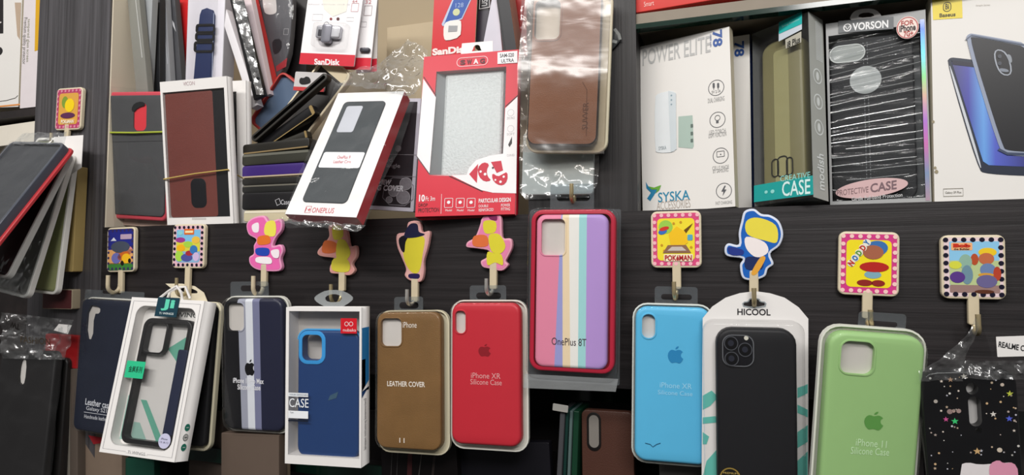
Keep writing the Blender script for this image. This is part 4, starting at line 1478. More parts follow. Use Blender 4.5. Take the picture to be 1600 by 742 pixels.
mb.stroke(t.q([(1560, 233), (1574, 240), (1640, 242)], .0014), .0022, .0014, C('3b4660', .35))
mb.stroke(t.q([(1509, 62), (1518, 55), (1640, 77)], .0014), .0012, .0014, C('5a6478', .35))
mb.stroke(smooth(t.q([(1551, 77), (1573, 80), (1583, 118), (1561, 116)], .0015), 2), .0011, .0015, C('9aa0aa', .3), closed=True)
sp([(1573, 84), (1580, 86), (1582, 98), (1576, 98)], .0016, '8a9098')
for py in (88, 99):
    mb.flat(t.el(1562, py, 3.2, .0016), .0016, C('3a3e48', .3))
sp([(1561, 106), (1575, 108), (1577, 113), (1563, 112)], .0016, '7d8490')
mb.stroke(t.rr(1474, 295, 1505, 306, 0, .0004), .0005, .0004, C('8a8478', .5), closed=True)
mb.text('Galaxy S9 Plus', (1477, 299, 1502, 303), C('6a655c', .5), .0004)
mb.add([(-t.w / 2 - .0002, 0, 0), (-t.w / 2 - .0002, dep, 0), (-t.w / 2 - .0002, dep, t.h), (-t.w / 2 - .0002, 0, t.h)], [(0, 1, 2, 3)], 'aged_card')
for (px, py, r) in ((1458, 190, 3), (1463, 268, 4), (1461, 262, 3)):
    mb.flat(smooth(t.q([(px, py - r), (px + r, py), (px + 1, py + r), (px - r, py + 1)], .0004), 1), .0004, C('9a8f76', .6))
mb.done()

# red box on the upper shelf
t = Thing('phone_accessory_box', 'red box on the upper shelf over the power bank boxes', 'box', [(990, -60), (1180, -110), (1180, -8), (990, 17)], .006, rigid=True)
mb = t.main(); mb.slab(t.full(), -.06, 0, C('d8443e', .4), rnd=.001)
mb.text('Smart', (1006, 3, 1022, 8), C('f0c0b8', .4), .0004)
mb.done()

# ---------------------------------------------------------------- middle upright: wrapped leather case and the card under it
t = Thing('phone_case_pack', 'tan brown leather phone case in a cream tray under wavy clear wrap', 'phone case', [(833, -12), (941, -12), (934, 226), (821, 228)], -.035, 'cases hung on the middle upright', lam=30)
mb = t.part('tray')
tp = rrect(-t.w / 2 - .002, -.006, t.w / 2 + .010, t.h + .004, .012)
mb.slab(tp, -.0155, -.014, 'tray_cream'); mb.slab(tp, -.014, -.009, 'tray_cream', holes=[inset(tp, .0025)], rnd=.001)
mb.done()
mb = t.part('insert_card'); mb.slab(inset(t.full(.01), .003), -.0095, -.0085, C('e6e6de', .5)); mb.done()
mb = t.part('phone_case')
hole = t.rr(837, 1, 874, 61, .006)
mb.slab(t.full(.010), -.010, 0, 'leather_tan', holes=[hole], rnd=.0015, smat='black_plastic')
mb.slab(inset(hole, -.002), -.0002, .0006, 'leather_tan', holes=[hole], rnd=.0004)
mb.stroke(t.q([(910, 128), (917, 140), (916, 212)], .0004), .0005, .0004, C('5b3420', .5))
mb.text('SUVVER', (911, 160, 918, 202), C('5b3420', .5), rot=90)
mb.done()
mb = t.part('wrap')
mb.film([(822, -30), (815, 120), (815, 238)], [(956, -30), (952, 120), (944, 240)], .004, 'film_wavy', nu=30, nv=80, amp=.0022, freq=28, seed=5, prof=lambda v: .022 * (.5 - .5 * math.cos(2 * math.pi * v ** 1.25)))
mb.done()
mb = t.part('wrap_edge')
mb.film([(816, -30), (810, 110), (814, 238)], [(834, -30), (826, 110), (822, 238)], .001, 'film_crumpled', nu=10, nv=60, amp=.005, freq=90, seed=12)
mb.done()

t = Thing('phone_case_pack', 'pale grey card pack in wrinkled plastic under the tan leather case', 'phone case', [(818, 205), (930, 205), (926, 300), (814, 308)], -.008, 'cases hung on the middle upright', lam=60)
mb = t.part('backing_card'); mb.slab(t.full(.004), -.004, 0, C('c3cac9', .45), rnd=.001); mb.done()
mb = t.part('bag'); mb.film([(812, 225), (812, 300), (822, 312)], [(938, 225), (934, 285), (924, 308)], .003, 'film_crumpled', nu=30, nv=24, amp=.004, freq=70, seed=21); mb.done()

t = Thing('hang_tag', 'small clear plastic tag edge sticking out beside the wrapped tan case', 'tag', [(946, 44), (970, 44), (970, 92), (946, 92)], -.004, lam=200)
mb = t.main()
o = smooth(t.q([(944, 52), (960, 43), (967, 50), (970, 62), (964, 70), (958, 76), (944, 90)]), 1)
mb.slab(o, -.001, .0004, C('3c3f40', .2), rnd=.0004)
mb.stroke(t.q([(960, 45), (967, 54), (969, 62)], .0006), .003, .0006, C('8d908e', .25))  # highlights on the plastic, painted as pale grey strokes
mb.stroke(t.q([(957, 64), (964, 66)], .0006), .003, .0007, C('9b9e9c', .25))
mb.done()

# ---------------------------------------------------------------- centre bay
# red and white window box
t = Thing('boxed_screen_case', 'red and white window box with bubble foam inside and a white hang tab', 'box', [(664, 88), (809, 78), (806, 334), (647, 339)], .000, lam=20)
t.cat = 'box'
dep = .018
mb = t.part('box')
win = t.q([(682, 112), (791, 104), (785, 262), (784, 268), (671, 273)])
win = [win[0], win[1], t.l(786, 240), t.l(766, 243), t.l(744, 250), t.l(733, 262), t.l(729, 273), win[4]]
mb.slab(t.full(), -dep - .001, -dep, 'grey_card')
mb.slab(t.full(), -dep, 0, C('a7182a', .4), holes=[win], front=False, back=False)
mb.slab(t.full(), -.001, 0, C('cf2338', .38), holes=[win], smat=C('a7182a', .4))
wh = C('ece9ea', .4)
def sp(pts, w, c, k=0, r=.4):
    q = t.q(pts, w)
    mb.flat(smooth(q, k) if k else q, w, C(c, r))
sp([(661.5, 123), (681, 152), (671, 273), (651.5, 246)], .0003, 'ece9ea')
sp([(808.5, 151), (789.5, 169), (786, 240), (766, 243), (744, 250), (733, 262), (729, 273), (671, 274), (706, 274.5), (752, 297), (770, 301), (806.5, 302)], .0003, 'ece9ea')
k_ = C('2a1a1e', .4)
for a, b in (((662, 120), (681, 149)), ((809, 149), (790, 166)), ((651, 244), (671, 272)), ((702, 275), (754, 299))):
    mb.stroke(t.q([a, b], .0005), .0009, .0005, k_)
r_ = 'c4213a'
sp([(733, 272), (747, 256), (745, 286), (738, 278)], .0006, r_)
sp([(767, 253), (783, 251), (786, 266), (776, 270)], .0006, r_)
sp([(746, 262), (755, 253), (765, 256), (760, 266), (762, 276), (768, 282), (757, 284), (748, 276)], .0006, r_, 1)
sp([(769, 270), (778, 276), (785, 272), (793, 268), (793, 282), (786, 290), (776, 288), (769, 280)], .0006, r_, 1)
for px, py, rr in ((751, 268, 1.8), (758, 272, 2.2), (774, 281, 1.5), (787, 276, 1.8), (782, 284, 2)):
    mb.flat(t.el(px, py, rr, .0008), .0008, wh)
mb.flat(t.el(770, 262, 1.5, .0008), .0008, k_)
mb.textq('10', (655, 304), (664, 304), (654.5, 315), wh, .0004, bold=.03)
mb.textq('Ft 3m', (665.5, 307), (680, 306.5), (665, 314), wh, .0004)
mb.textq('DROP', (654, 318), (668, 317.5), (653.7, 323), k_, .0004)
mb.textq('PROTECTION', (653.6, 325.5), (686, 324), (653.3, 332), k_, .0004)
mb.stroke(t.q([(690, 303), (689, 334)], .0004), .0004, .0004, wh)
for i, x in enumerate((701, 719, 736)):
    mb.stroke(t.rr(x - 6, 310, x + 6, 324, .001, .0004), .0005, .0004, wh, closed=True)
    mb.flat(t.el(x, 316, 2.6, .0004), .0004, wh)
    mb.text('Model', (x - 5, 327, x + 5, 330), wh, .0004)
mb.textq('PARTICULAR DESIGN', (748, 310.5), (798, 308.5), (748, 317), wh, .0004, bold=.02)
mb.textq('DOUBLE', (748, 320), (763, 319.5), (748, 324), wh, .0004); mb.textq('REINFORCED', (748, 326), (771, 325), (748, 330.5), wh, .0004)
mb.textq('POWER', (783, 318.5), (797, 318), (783, 323), wh, .0004); mb.textq('FITTING', (783, 324.5), (797, 324), (783, 329), wh, .0004)
pill = t.rr(714, 90, 762, 103, .004, .0004)
a, b, c_, d_ = t.q([(714, 91), (762, 87.5), (762, 101), (714, 104)], .0004)
mb.stroke(rrect((a[0] + d_[0]) / 2, (c_[1] + d_[1]) / 2, (b[0] + c_[0]) / 2, (a[1] + b[1]) / 2, .005), .0009, .0004, C('f0b9bc', .4), closed=True)
for i, ch in enumerate('SWAG'):
    x = 719 + i * 10.3
    mb.textq(ch, (x, 93.6 - i * .7), (x + 8, 93 - i * .7), (x, 101.5 - i * .7), C('5a1522', .4) if i != 2 else C('f0d9da', .4), .0005, bold=.05)
for px, py in ((808, 186), (0, 0)):
    pass
for i, (cy, g) in enumerate(((180, 'ZERO SPACE'), (205, 'SOFT'), (238, 'CURVED'))):
    if i < 2:
        mb.stroke(t.el(798, cy - 4, 5, .0004), .0004, .0004, C('b8b4b6', .5), closed=True)
    else:
        sp([(794, 226), (800, 213), (800, 224), (796, 230)], .0004, '2a2426')
    mb.text(g, (792, cy + 3, 804, cy + 6), C('a8a4a6', .5), .0004)
mb.done()
mb = t.part('inner_sleeve')
q = t.q([(672, 113), (692, 113), (686, 273), (664, 275)], -.012)
mb.slab(inset(win, -.001), -.0165, -.016, C('6f7274', .45))
x0 = min(p[0] for p in win)
mb.add([(x0, .001, t.h * .25), (x0 + .016, .0155, t.h * .25), (x0 + .016, .0155, t.h * .90), (x0, .001, t.h * .90)], [(0, 1, 2, 3)], C('8f9496', .35))
mb.stroke([(x0 + .016, t.h * .25), (x0 + .016, t.h * .9)], .0015, -.0150, C('26282a', .4))
mb.done()
mb = t.part('bubble_foam')
a, b, c_, d_ = t.q([(694, 118), (788, 108), (781, 262), (691, 271)], -.008)
fo = rrect((a[0] + d_[0]) / 2, t.h * .22, (b[0] + c_[0]) / 2 + .001, (a[1] + b[1]) / 2, .002)
mb.slab(fo, -.0155, -.007, 'bubble_foam', rnd=.003)
mb.stroke([(max(p[0] for p in fo) + .0012, t.h * .25), (max(p[0] for p in fo) + .0012, t.h * .88)], .0016, -.0085, C('2c2e30', .4))
mb.done()
mb = t.part('window'); mb.slab(inset(win, -.0004), .0000, .0002, 'film_matt'); mb.done()
mb = t.part('model_label')
o = t.q([(777.5, 82), (808.5, 79.5), (808.5, 98), (777.5, 100)], .0006)
mb.slab(o, .0004, .0008, wh)
mb.textq('SAM-S20', (781, 84), (803, 82.5), (781, 90), C('4a4a50', .4), .001, bold=.02)
mb.textq('ULTRA', (783, 92.5), (803, 91), (783, 98), C('4a4a50', .4), .001, bold=.02)
mb.done()
mb = t.part('hang_tab')
a, b, c_, d_ = t.q([(722, 68), (770, 64), (770, 84), (720, 88)], -.0006)
o = smooth([a, b, c_, d_], 1)
hx, hz = t.l(745, 76, -.0006)
hole = [(hx - .0058, hz - .0030)] + [(hx + .0042 * math.cos(math.radians(an)), hz + .0005 + .0042 * math.sin(math.radians(an))) for an in range(180, -1, -20)] + [(hx + .0058, hz - .0030)]
mb.slab([d_, c_, b, a], -.0008, -.0003, 'white_card', holes=[hole])
mb.done()

# microSD pack behind it
t = Thing('memory_card_pack', 'red memory card pack with a blue phone card picture behind the red window box', 'memory card', [(678, -20), (746, -20), (741, 100), (674, 104)], .050, 'memory and flash drive packs', lam=60)
mb = t.main()
mb.slab(t.full(.001), -.002, 0, C('d0262f', .35), smat=C('e8d9b0', .5))
def sp(pts, w, c, k=0, r=.4):
    q = t.q(pts, w)
    mb.flat(smooth(q, k) if k else q, w, C(c, r))
sp([(709, -6), (739, -6), (722, 30), (692, 41), (690, 38)], .0004, 'b8c4dc')
sp([(711, -6), (737, -6), (721, 28), (694, 38)], .0006, '2a56a8')
sp([(693, 40), (698, 33), (720, 30), (721, 42), (719, 58), (698, 64), (693, 60)], .0009, 'e9e7e2', 1)
sp([(701, 40), (715, 40), (714, 49), (700, 50)], .0012, '9c9da0')
mb.flat(t.el(713, 19, 5.5, .0008), .0008, C('c9cfa0', .4))
mb.text('128', (712, 5, 724, 11), C('9fb6dc', .4), .0008)
mb.textq('SanDisk', (675.5, 76), (735, 70), (675.5, 87), C('f2e4e0', .4), .0005, bold=.05)
mb.done()
t = Thing('usb_accessory_box', 'black box with a white framed label beside the red memory card pack', 'box', [(744, -20), (768, -20), (758, 70), (740, 72)], .060, 'boxes at the top of the centre bay', lam=40)
mb = t.main(); mb.slab(t.full(), -.02, 0, C('1d1a1f', .4))
mb.stroke(t.q([(750, -3), (765, -5), (765, 11), (749, 14)], .0004), .0009, .0004, C('e8e4e4', .4), closed=True)
mb.text('US', (753, 0, 761, 9), C('d8d8d8', .4), .0004, rot=90)
mb.flat(t.q([(747, 18), (764, 16), (757, 66), (742, 66)], .0004), .0004, C('2c2533', .35))
mb.done()
t = Thing('slim_box', 'pale lilac slim pack leaning behind the red window box', 'box', [(768, -10), (777, -10), (788, 84), (752, 82)], .056, 'boxes at the top of the centre bay', lam=200)
mb = t.main()
mb.slab(t.q([(770, -10), (777, -10), (785, 84), (752, 84)]), -.012, 0, C('cbc9d4', .35)); mb.done()
t = Thing('slim_box', 'black slim box with pink edges leaning right of the memory card pack', 'box', [(772, -20), (793, -20), (808, 82), (788, 84)], .050, 'boxes at the top of the centre bay', lam=60)
mb = t.main(); mb.slab(t.full(), -.03, 0, C('2c2c2f', .4), smat=C('d8a08c', .45))
mb.stroke(t.q([(774.5, -15), (789.5, 82)], .0003), .0016, .0003, C('17171a', .4)); mb.done()
t = Thing('slim_box', 'dark red box at the top next to the wrapped tan case', 'box', [(788, -20), (822, -20), (824, 90), (790, 90)], .085, 'boxes at the top of the centre bay', lam=60)
mb = t.main(); mb.slab(t.full(), -.02, 0, C('a8201f', .4)); mb.done()

# lens cover box
t = Thing('boxed_flip_cover', 'dark box printed with camera circles and white lettering behind the boxed red-sided case', 'phone case', [(560, 150), (656, 157), (648, 330), (548, 326)], .036, lam=60)
mb = t.main(); dep = .02
mb.slab(t.full(.001), -dep, 0, C('d9d6e2', .4))
dk = t.q([(565, 158), (653, 160), (646, 325), (550, 321)], .0003)
dk = t.frr(.02, .03, .95, .965)
mb.flat(dk, .0003, C('3a3539', .3, nscale=30, var=.3))
w_ = C('e6e4ea', .4)
mb.stroke(t.q([(600, 241), (652, 242)], .0005), .0005, .0005, C('a8a4aa', .4))
mb.stroke(t.q([(592, 275), (650, 276)], .0005), .0005, .0005, C('a8a4aa', .4))
mb.textq('Fixed', (588, 245), (613, 246), (588, 252), C('c4c0c6', .4), .0005)
mb.textq('angle', (604, 255), (625, 256), (604, 263), C('c4c0c6', .4), .0005)
mb.textq('VIEW', (592, 280), (612, 281), (590, 288), w_, .0010, bold=.04)
mb.textq('RING COVER', (575, 288), (632, 290), (573, 297), w_, .0010, bold=.04)
co = smooth(t.q([(603, 277), (646, 279), (645, 322), (596, 319)], .0006), 1)
mb.stroke(co, .0010, .0006, C('8f8b92', .3), closed=True)
for px, py, rr in ((634, 287, 9.5), (615, 299, 8), (630, 308, 10.5), (608, 312, 5)):
    mb.flat(t.el(px, py, rr, .0007), .0007, C('8a868c', .25, nscale=300, var=.2)); mb.stroke(t.el(px, py, rr, .0008), .0006, .0008, C('b8b4ba', .3), closed=True)
mb.flat(t.el(622, 232, 5, .0007), .0007, C('8d878c', .3))
mb.done()

# boxed case in a bag, red sides
t = Thing('boxed_phone_case', 'white-fronted box with red sides and grey case leaning in a clear bag', 'phone case', [(529, 145), (632, 143), (557, 339), (445, 335)], -.036, 'boxed phone cases in the centre bay', pitch=-14, lam=12)
dep = .016
mb = t.part('box')
mb.slab(t.full(), -dep, 0, C('f1efee', .4), smat=C('b8222f', .38), rnd=.0)
tr_ = C('d05560', .45)
mb.textq('ONEPLUS', (489, 324), (523, 325), (486.5, 332), tr_, .0003)
a = t.q([(479, 322), (487, 322), (484, 332), (475.5, 332)], .0003)
mb.stroke(a, .0006, .0003, tr_, closed=True)
mb.text('1+', (478.5, 324, 484, 331), tr_, .0003, bold=.02)
mb.done()
mb = t.part('phone_case')
A, B, C2, D2 = t.q([(541, 159), (595, 158), (551, 318), (468, 316)], .0005)
cs = rrect((A[0] + D2[0]) / 2, (C2[1] + D2[1]) / 2, (B[0] + C2[0]) / 2, (A[1] + B[1]) / 2, .006)
mb.slab(cs, .0, .0015, 'fabric_charcoal', rnd=.0012)
A, B, C2, D2 = t.q([(540, 166), (566, 165), (553, 206), (527, 207)], .0017)
mb.slab(rrect((A[0] + D2[0]) / 2, (C2[1] + D2[1]) / 2, (B[0] + C2[0]) / 2, (A[1] + B[1]) / 2, .003), .0012, .0018, C('c9ccd4', .35), rnd=.0003)
mb.done()
mb = t.part('paper_label')
A, B, C2, D2 = t.q([(506, 238), (571, 237), (561, 262), (497, 262)], .002)
lb = rrect((A[0] + D2[0]) / 2, (C2[1] + D2[1]) / 2, (B[0] + C2[0]) / 2, (A[1] + B[1]) / 2, .0025)
mb.slab(lb, .0015, .0019, C('eef0f2', .4))
mb.textq('OnePlus 9', (528, 243), (548, 243), (526.5, 248), tr_, .0021)
mb.textq('Leather Case', (522, 250), (549, 250), (520.5, 255), tr_, .0021)
mb.done()
mb = t.part('bag')
mb.film([(525, 128), (500, 195), (470, 262), (440, 345), (448, 356)], [(640, 130), (652, 148), (625, 230), (590, 300), (570, 356)], .0035, 'film_clear', nu=30, nv=44, amp=.0025, freq=45, seed=31)
mb.done()
mb = t.part('bag_top')
mb.film([(640, 66), (600, 92), (560, 108), (525, 130)], [(668, 78), (664, 100), (658, 125), (648, 150)], .003, 'film_crumpled', nu=26, nv=26, amp=.007, freq=55, seed=33)
mb.done()
mb = t.part('bag_bottom')
mb.film([(440, 342), (432, 348)], [(572, 352), (560, 362)], .003, 'film_crumpled', nu=40, nv=6, amp=.004, freq=90, seed=35)
mb.done()

# stacked wallet boxes
def wallet_box(label, quad, y, front):
    t = Thing('boxed_wallet_case', label, 'phone case', quad, y, 'white wallet case boxes', lam=25)
    dep = .010
    mb = t.part('box')
    if front:
        win = t.q([(257, 143), (352, 133), (361, 337), (268, 338)])
        win = t.frr(.035, .075, .955, .95)
    else:
        win = t.frr(.035, .075, .85, .94)
    mb.slab(t.full(), -dep - .001, -dep, 'white_card')
    mb.slab(t.full(), -dep, 0, 'white_card', holes=[win], front=False, back=False)
    mb.slab(t.full(), -.0012, 0, 'white_card', holes=[win])
    if front:
        mb.textq('VICON', (286, 128), (304, 126.5), (286, 134), C('b8a0a4', .5), .0003)
        mb.flat(t.q([(300, 340), (322, 340), (322, 343), (300, 343)], .0003), .0003, C('c9c6c4', .5))
    mb.done()
    mb = t.part('wallet_case')
    f = lambda a, b: t.f(a, b)
    cs = t.frr(.04, .075, .955, .95, .004)
    mb.slab(cs, -.0095, -.003, 'black_soft', rnd=.0015)
    if front:
        x0, z1 = t.f(.04, .08); x1, z0 = t.f(.76, .948)
        mb.slab(rrect(x0, z0, x1, z1, .004), -.005, -.0025, 'leather_maroon', rnd=.001)
        p = t.frr(.37, .68, .60, .885, .008)
        mb.slab(p, -.0026, -.0021, C('15161c', .35), rnd=.0002)
        mb.text('7', (336, 140, 346, 151), C('d8d8d8', .5), -.0036, bold=.05)
        mb.text('Note', (334, 153, 347, 158), C('d8d8d8', .5), -.0036, bold=.04)
        mb.text('pro', (338, 160, 347, 165), C('d8d8d8', .5), -.0036, bold=.04)
    mb.done()
    mb = t.part('window'); mb.slab(win, -.0009, -.0006, 'film_clear'); mb.done()
    return t
tw = wallet_box('white window box with brown leather wallet case held by a tan rubber band', [(250, 127), (353, 120), (366, 349), (261, 352)], -.006, True)
wallet_box('white box with dark window strip right behind the brown wallet case box', [(286, 129), (384, 127), (387, 348), (290, 350)], .022, False)
t = Thing('rubber_band', 'thin tan rubber band stretched across the brown wallet case box', 'rubber band', [(250, 127), (353, 120), (366, 349), (261, 352)], -.006, 'rubber bands', lam=25)
mb = t.main()
a, b = tw.l(257, 280, .001), tw.l(356, 265, .001)
c3 = P(386, 283, .034)
v = tw.R.T @ (c3 - tw.base)
mb.tube([(a[0], a[1], .0022), ((a[0] + b[0]) / 2, (a[1] + b[1]) / 2 + .001, .002), (b[0] + .001, b[1], .0018), (v[0] + .001, v[2], -v[1]), (v[0] - .01, v[2], -v[1] - .012), (a[0] - .001, a[1] + .004, -.03), (a[0] - .001, a[1], -.001)], .0009, 'rubber_tan', 8, closed=True)
mb.done()

# red case with dark cover
t = Thing('phone_case_pack', 'red phone case with dark fabric cover and red camera slot, banded in green', 'phone case', [(168, 139), (258, 146), (262, 345), (160, 342)], .012, 'loose cases in the centre bay', lam=60)
tr0 = t
mb = t.part('phone_case')
mb.slab(t.full(.008), -.011, -.001, C('cf4a58', .35), rnd=.003)
mb.done()
mb = t.part('cover_panel')
cs = rrect(-t.w / 2 + .0045, .0065, t.w / 2 - .0015, t.h - .0055, .007)
sl = rrect(*t.l(208, 204, .001), *t.l(229, 160, .001), .007)
mb.slab(cs, -.002, .0008, 'fabric_grey', holes=[sl], rnd=.001)
mb.slab(inset(sl, -.0005), -.0015, -.0007, C('e2404a', .3))
mb.flat(smooth(t.q([(205, 170), (210, 161), (222, 158), (228, 164), (215, 168), (208, 176)], .0009), 1), .0010, C('1a1a1c', .5))
mb.stroke(t.q([(171, 222), (256, 220)], .001), .0005, .0010, C('232325', .5))
mb.done()
mb = t.part('sleeve')
mb.film([(166, 134), (157, 345), (155, 354)], [(260, 143), (263, 346), (262, 352)], .0035, 'blister', nu=14, nv=24, amp=.0012, seed=41)
mb.done()
mb = t.part('backing_card'); mb.slab(rrect(-t.w / 2 - .004, -.009, t.w / 2, t.h - .03, .001), -.0125, -.0115, C('b39a8c', .5)); mb.done()
t = Thing('rubber_band', 'yellow green rubber band round the red case with dark cover', 'rubber band', [(168, 139), (258, 146), (262, 345), (160, 342)], .012, 'rubber bands', lam=60)
mb = t.main()
a, b = t.l(164, 207, .003), t.l(259, 206, .003)
mb.tube([(a[0] - .002, a[1], .0), (a[0], a[1], .003), (0, (a[1] + b[1]) / 2 - .001, .0042), (b[0], b[1], .003), (b[0] + .002, b[1], 0), (b[0] + .001, b[1], -.0145), (a[0] - .001, a[1], -.0145)], .0013, 'rubber_green', 8, closed=True)
mb.done()

# leaning slim packs behind
def lean(name, label, quad, y, m, dep=.05, group='slim packs leaning at the back of the centre bay', deco=None, smat=None, cat='box', rnd=.0008):
    t = Thing(name, label, cat, quad, y, group, lam=120)
    mb = t.main()
    mb.slab(t.full(), -dep, 0, m, rnd=rnd, smat=smat)
    if deco:
        deco(mb, t)
    mb.done()
    return t
lean('slim_box', 'grey slim pack leaning left against the cream back board', [(198, -6), (216, -6), (234, 150), (212, 150)], .024, C('83837c', .4), .010, deco=lambda mb, t: mb.stroke(t.q([(212, 0), (222, 90)], .0003), .0016, .0003, C('b9bab6', .3)))  # edge highlight painted on as a pale stroke
lean('slim_box', 'light grey upright slim pack with a bright spine, third from the cream board', [(227, -6), (238, -6), (231, 150), (219, 150)], .036, C('9b9fa1', .4), .010)
lean('slim_box', 'charcoal slim pack showing as a dark wedge between two grey packs', [(212, -6), (230, -6), (230, 150), (222, 150)], .048, C('45494b', .4), .010)
lean('slim_box', 'near-black slim pack wedged between two pale grey spines', [(237, -6), (247, -6), (252, 150), (232, 150)], .052, C('303134', .4), .010)
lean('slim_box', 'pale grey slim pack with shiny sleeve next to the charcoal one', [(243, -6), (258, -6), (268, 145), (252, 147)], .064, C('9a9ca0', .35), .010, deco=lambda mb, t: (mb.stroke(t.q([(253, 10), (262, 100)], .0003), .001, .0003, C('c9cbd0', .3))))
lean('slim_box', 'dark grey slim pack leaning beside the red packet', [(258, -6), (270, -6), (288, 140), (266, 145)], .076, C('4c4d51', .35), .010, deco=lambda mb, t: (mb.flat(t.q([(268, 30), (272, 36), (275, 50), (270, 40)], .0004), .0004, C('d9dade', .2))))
t = lean('foil_packet', 'shiny red packet behind the watch strap box', [(264, -8), (302, -8), (296, 130), (281, 132)], .095, C('d22a2c', .22, bump=.6, bscale=60), .012, None, cat='packet')
# watch strap box
t = Thing('watch_strap_box', 'white box showing a navy watch strap with black loops', 'watch strap', [(297, -14), (348, -14), (352, 130), (286, 126)], .048, lam=40)
mb = t.part('box'); mb.slab(t.full(), -.022, 0, C('e9e6ee', .4), smat=C('b8b6ba', .4), rnd=.001); mb.done()
mb = t.part('watch_strap')
st = t.q([(313, 128), (315, 24), (317, 16), (325, 12), (333, 15), (336, 24), (330, 128)][::1], .001)
st = t.q([(304, 128), (310, 60), (314, 24), (317, 16), (325, 13), (333, 16), (336, 24), (335, 60), (330, 128)], .001)
mb.slab(st, .0, .004, C('20305f', .5), rnd=.0012)
mb.stroke(t.q([(334, 20), (331, 120)], .0045), .0009, .0043, C('b9c4e0', .3))
mb.done()
for (y0, y1, xa, xb) in ((39, 50, 307, 334), (52, 62, 306, 333), (66, 80, 304, 332)):
    mb = t.part('strap_loop')
    mb.stroke(t.rr(xa, y0, xb, y1, .003, .0055), .0028, .0055, 'black_plastic', closed=True)
    mb.slab(t.rr(xa, y0, xb, y1, .003, .0055), .0035, .005, 'black_plastic', holes=[inset(t.rr(xa, y0, xb, y1, .003, .0055), .0016)], rnd=.0005)
    mb.done()
mb = t.part('window'); mb.slab(t.frr(.12, .0, .92, 1), .008, .0083, 'blister'); mb.done()
lean('slim_box', 'white slim box seen from its spine, leaning right of the watch strap box', [(333, -10), (346, -10), (404, 165), (391, 168)], .048, C('e2dfe2', .4), .012)
lean('slim_box', 'slim box with a dark red spine leaning on the white one', [(347, -10), (351, -10), (409, 165), (405, 165)], .064, C('7a1e2c', .4), .012)
def silv(mb, t):
    mb.film([(361, -6), (401, 148)], [(380, -6), (412, 148)], .001, 'foil', nu=8, nv=60, amp=.0015, freq=90, seed=7)
lean('slim_box', 'black spine wrapped in wrinkled silver film leaning in the centre bay', [(351, -10), (379, -10), (412, 152), (399, 152)], .040, C('1b1b1d', .35), .006, deco=silv)
lean('slim_box', 'pinkish white spine beside the wrinkled silver one', [(378, -10), (390, -10), (424, 148), (409, 150)], .062, C('dccbce', .4), .010)
lean('slim_box', 'slim box with a bright red spine leaning right of the silver film', [(388, -10), (394, -10), (431, 146), (424, 146)], .080, C('d23a36', .4), .012)
# dark case with lens window in a bag
t = Thing('bagged_phone_case', 'dark grey phone case with pale lens window hung left of the flash drive card', 'phone case', [(392, -20), (458, -20), (452, 118), (428, 135)], .094, lam=120)
t.cat = 'phone case'
mb = t.part('phone_case')
o = t.q([(394, -16), (457, -16), (455, 40), (449, 95), (430, 128), (424, 120)])
mb.slab(smooth(o, 1), -.010, 0, C('55555a', .45), rnd=.002)
mb.flat(smooth(t.q([(409, -12), (430, -12), (433, 16), (430, 22), (418, 23), (412, 18)], .0004), 1), .0004, C('cfcac8', .5))
mb.flat(t.q([(394, -12), (404, -12), (428, 120), (424, 122)], .0004), .0004, C('2d2d31', .4))
mb.flat(smooth(t.q([(425, 62), (440, 60), (440, 78), (430, 86), (426, 80)], .0004), 1), .0004, C('26262b', .3))
mb.stroke(t.q([(444, 45), (451, 45), (450, 54), (443, 54)], .0005), .0006, .0005, C('c9c9cc', .4), closed=True)
mb.flat(t.q([(449, 90), (447, 104), (432, 112), (431, 104)], .0005), .0005, C('a8323a', .4))
mb.done()
mb = t.part('bag'); mb.film([(392, -20), (410, 60), (428, 132)], [(460, -20), (457, 60), (448, 125)], .004, 'film_clear', amp=.002, seed=51); mb.done()
t = lean('phone_case_pack', 'black pack filling the gap left of the flash drive card', [(428, -16), (486, -16), (476, 128), (428, 135)], .116, C('1a1718', .4), .02, None, cat='phone case')

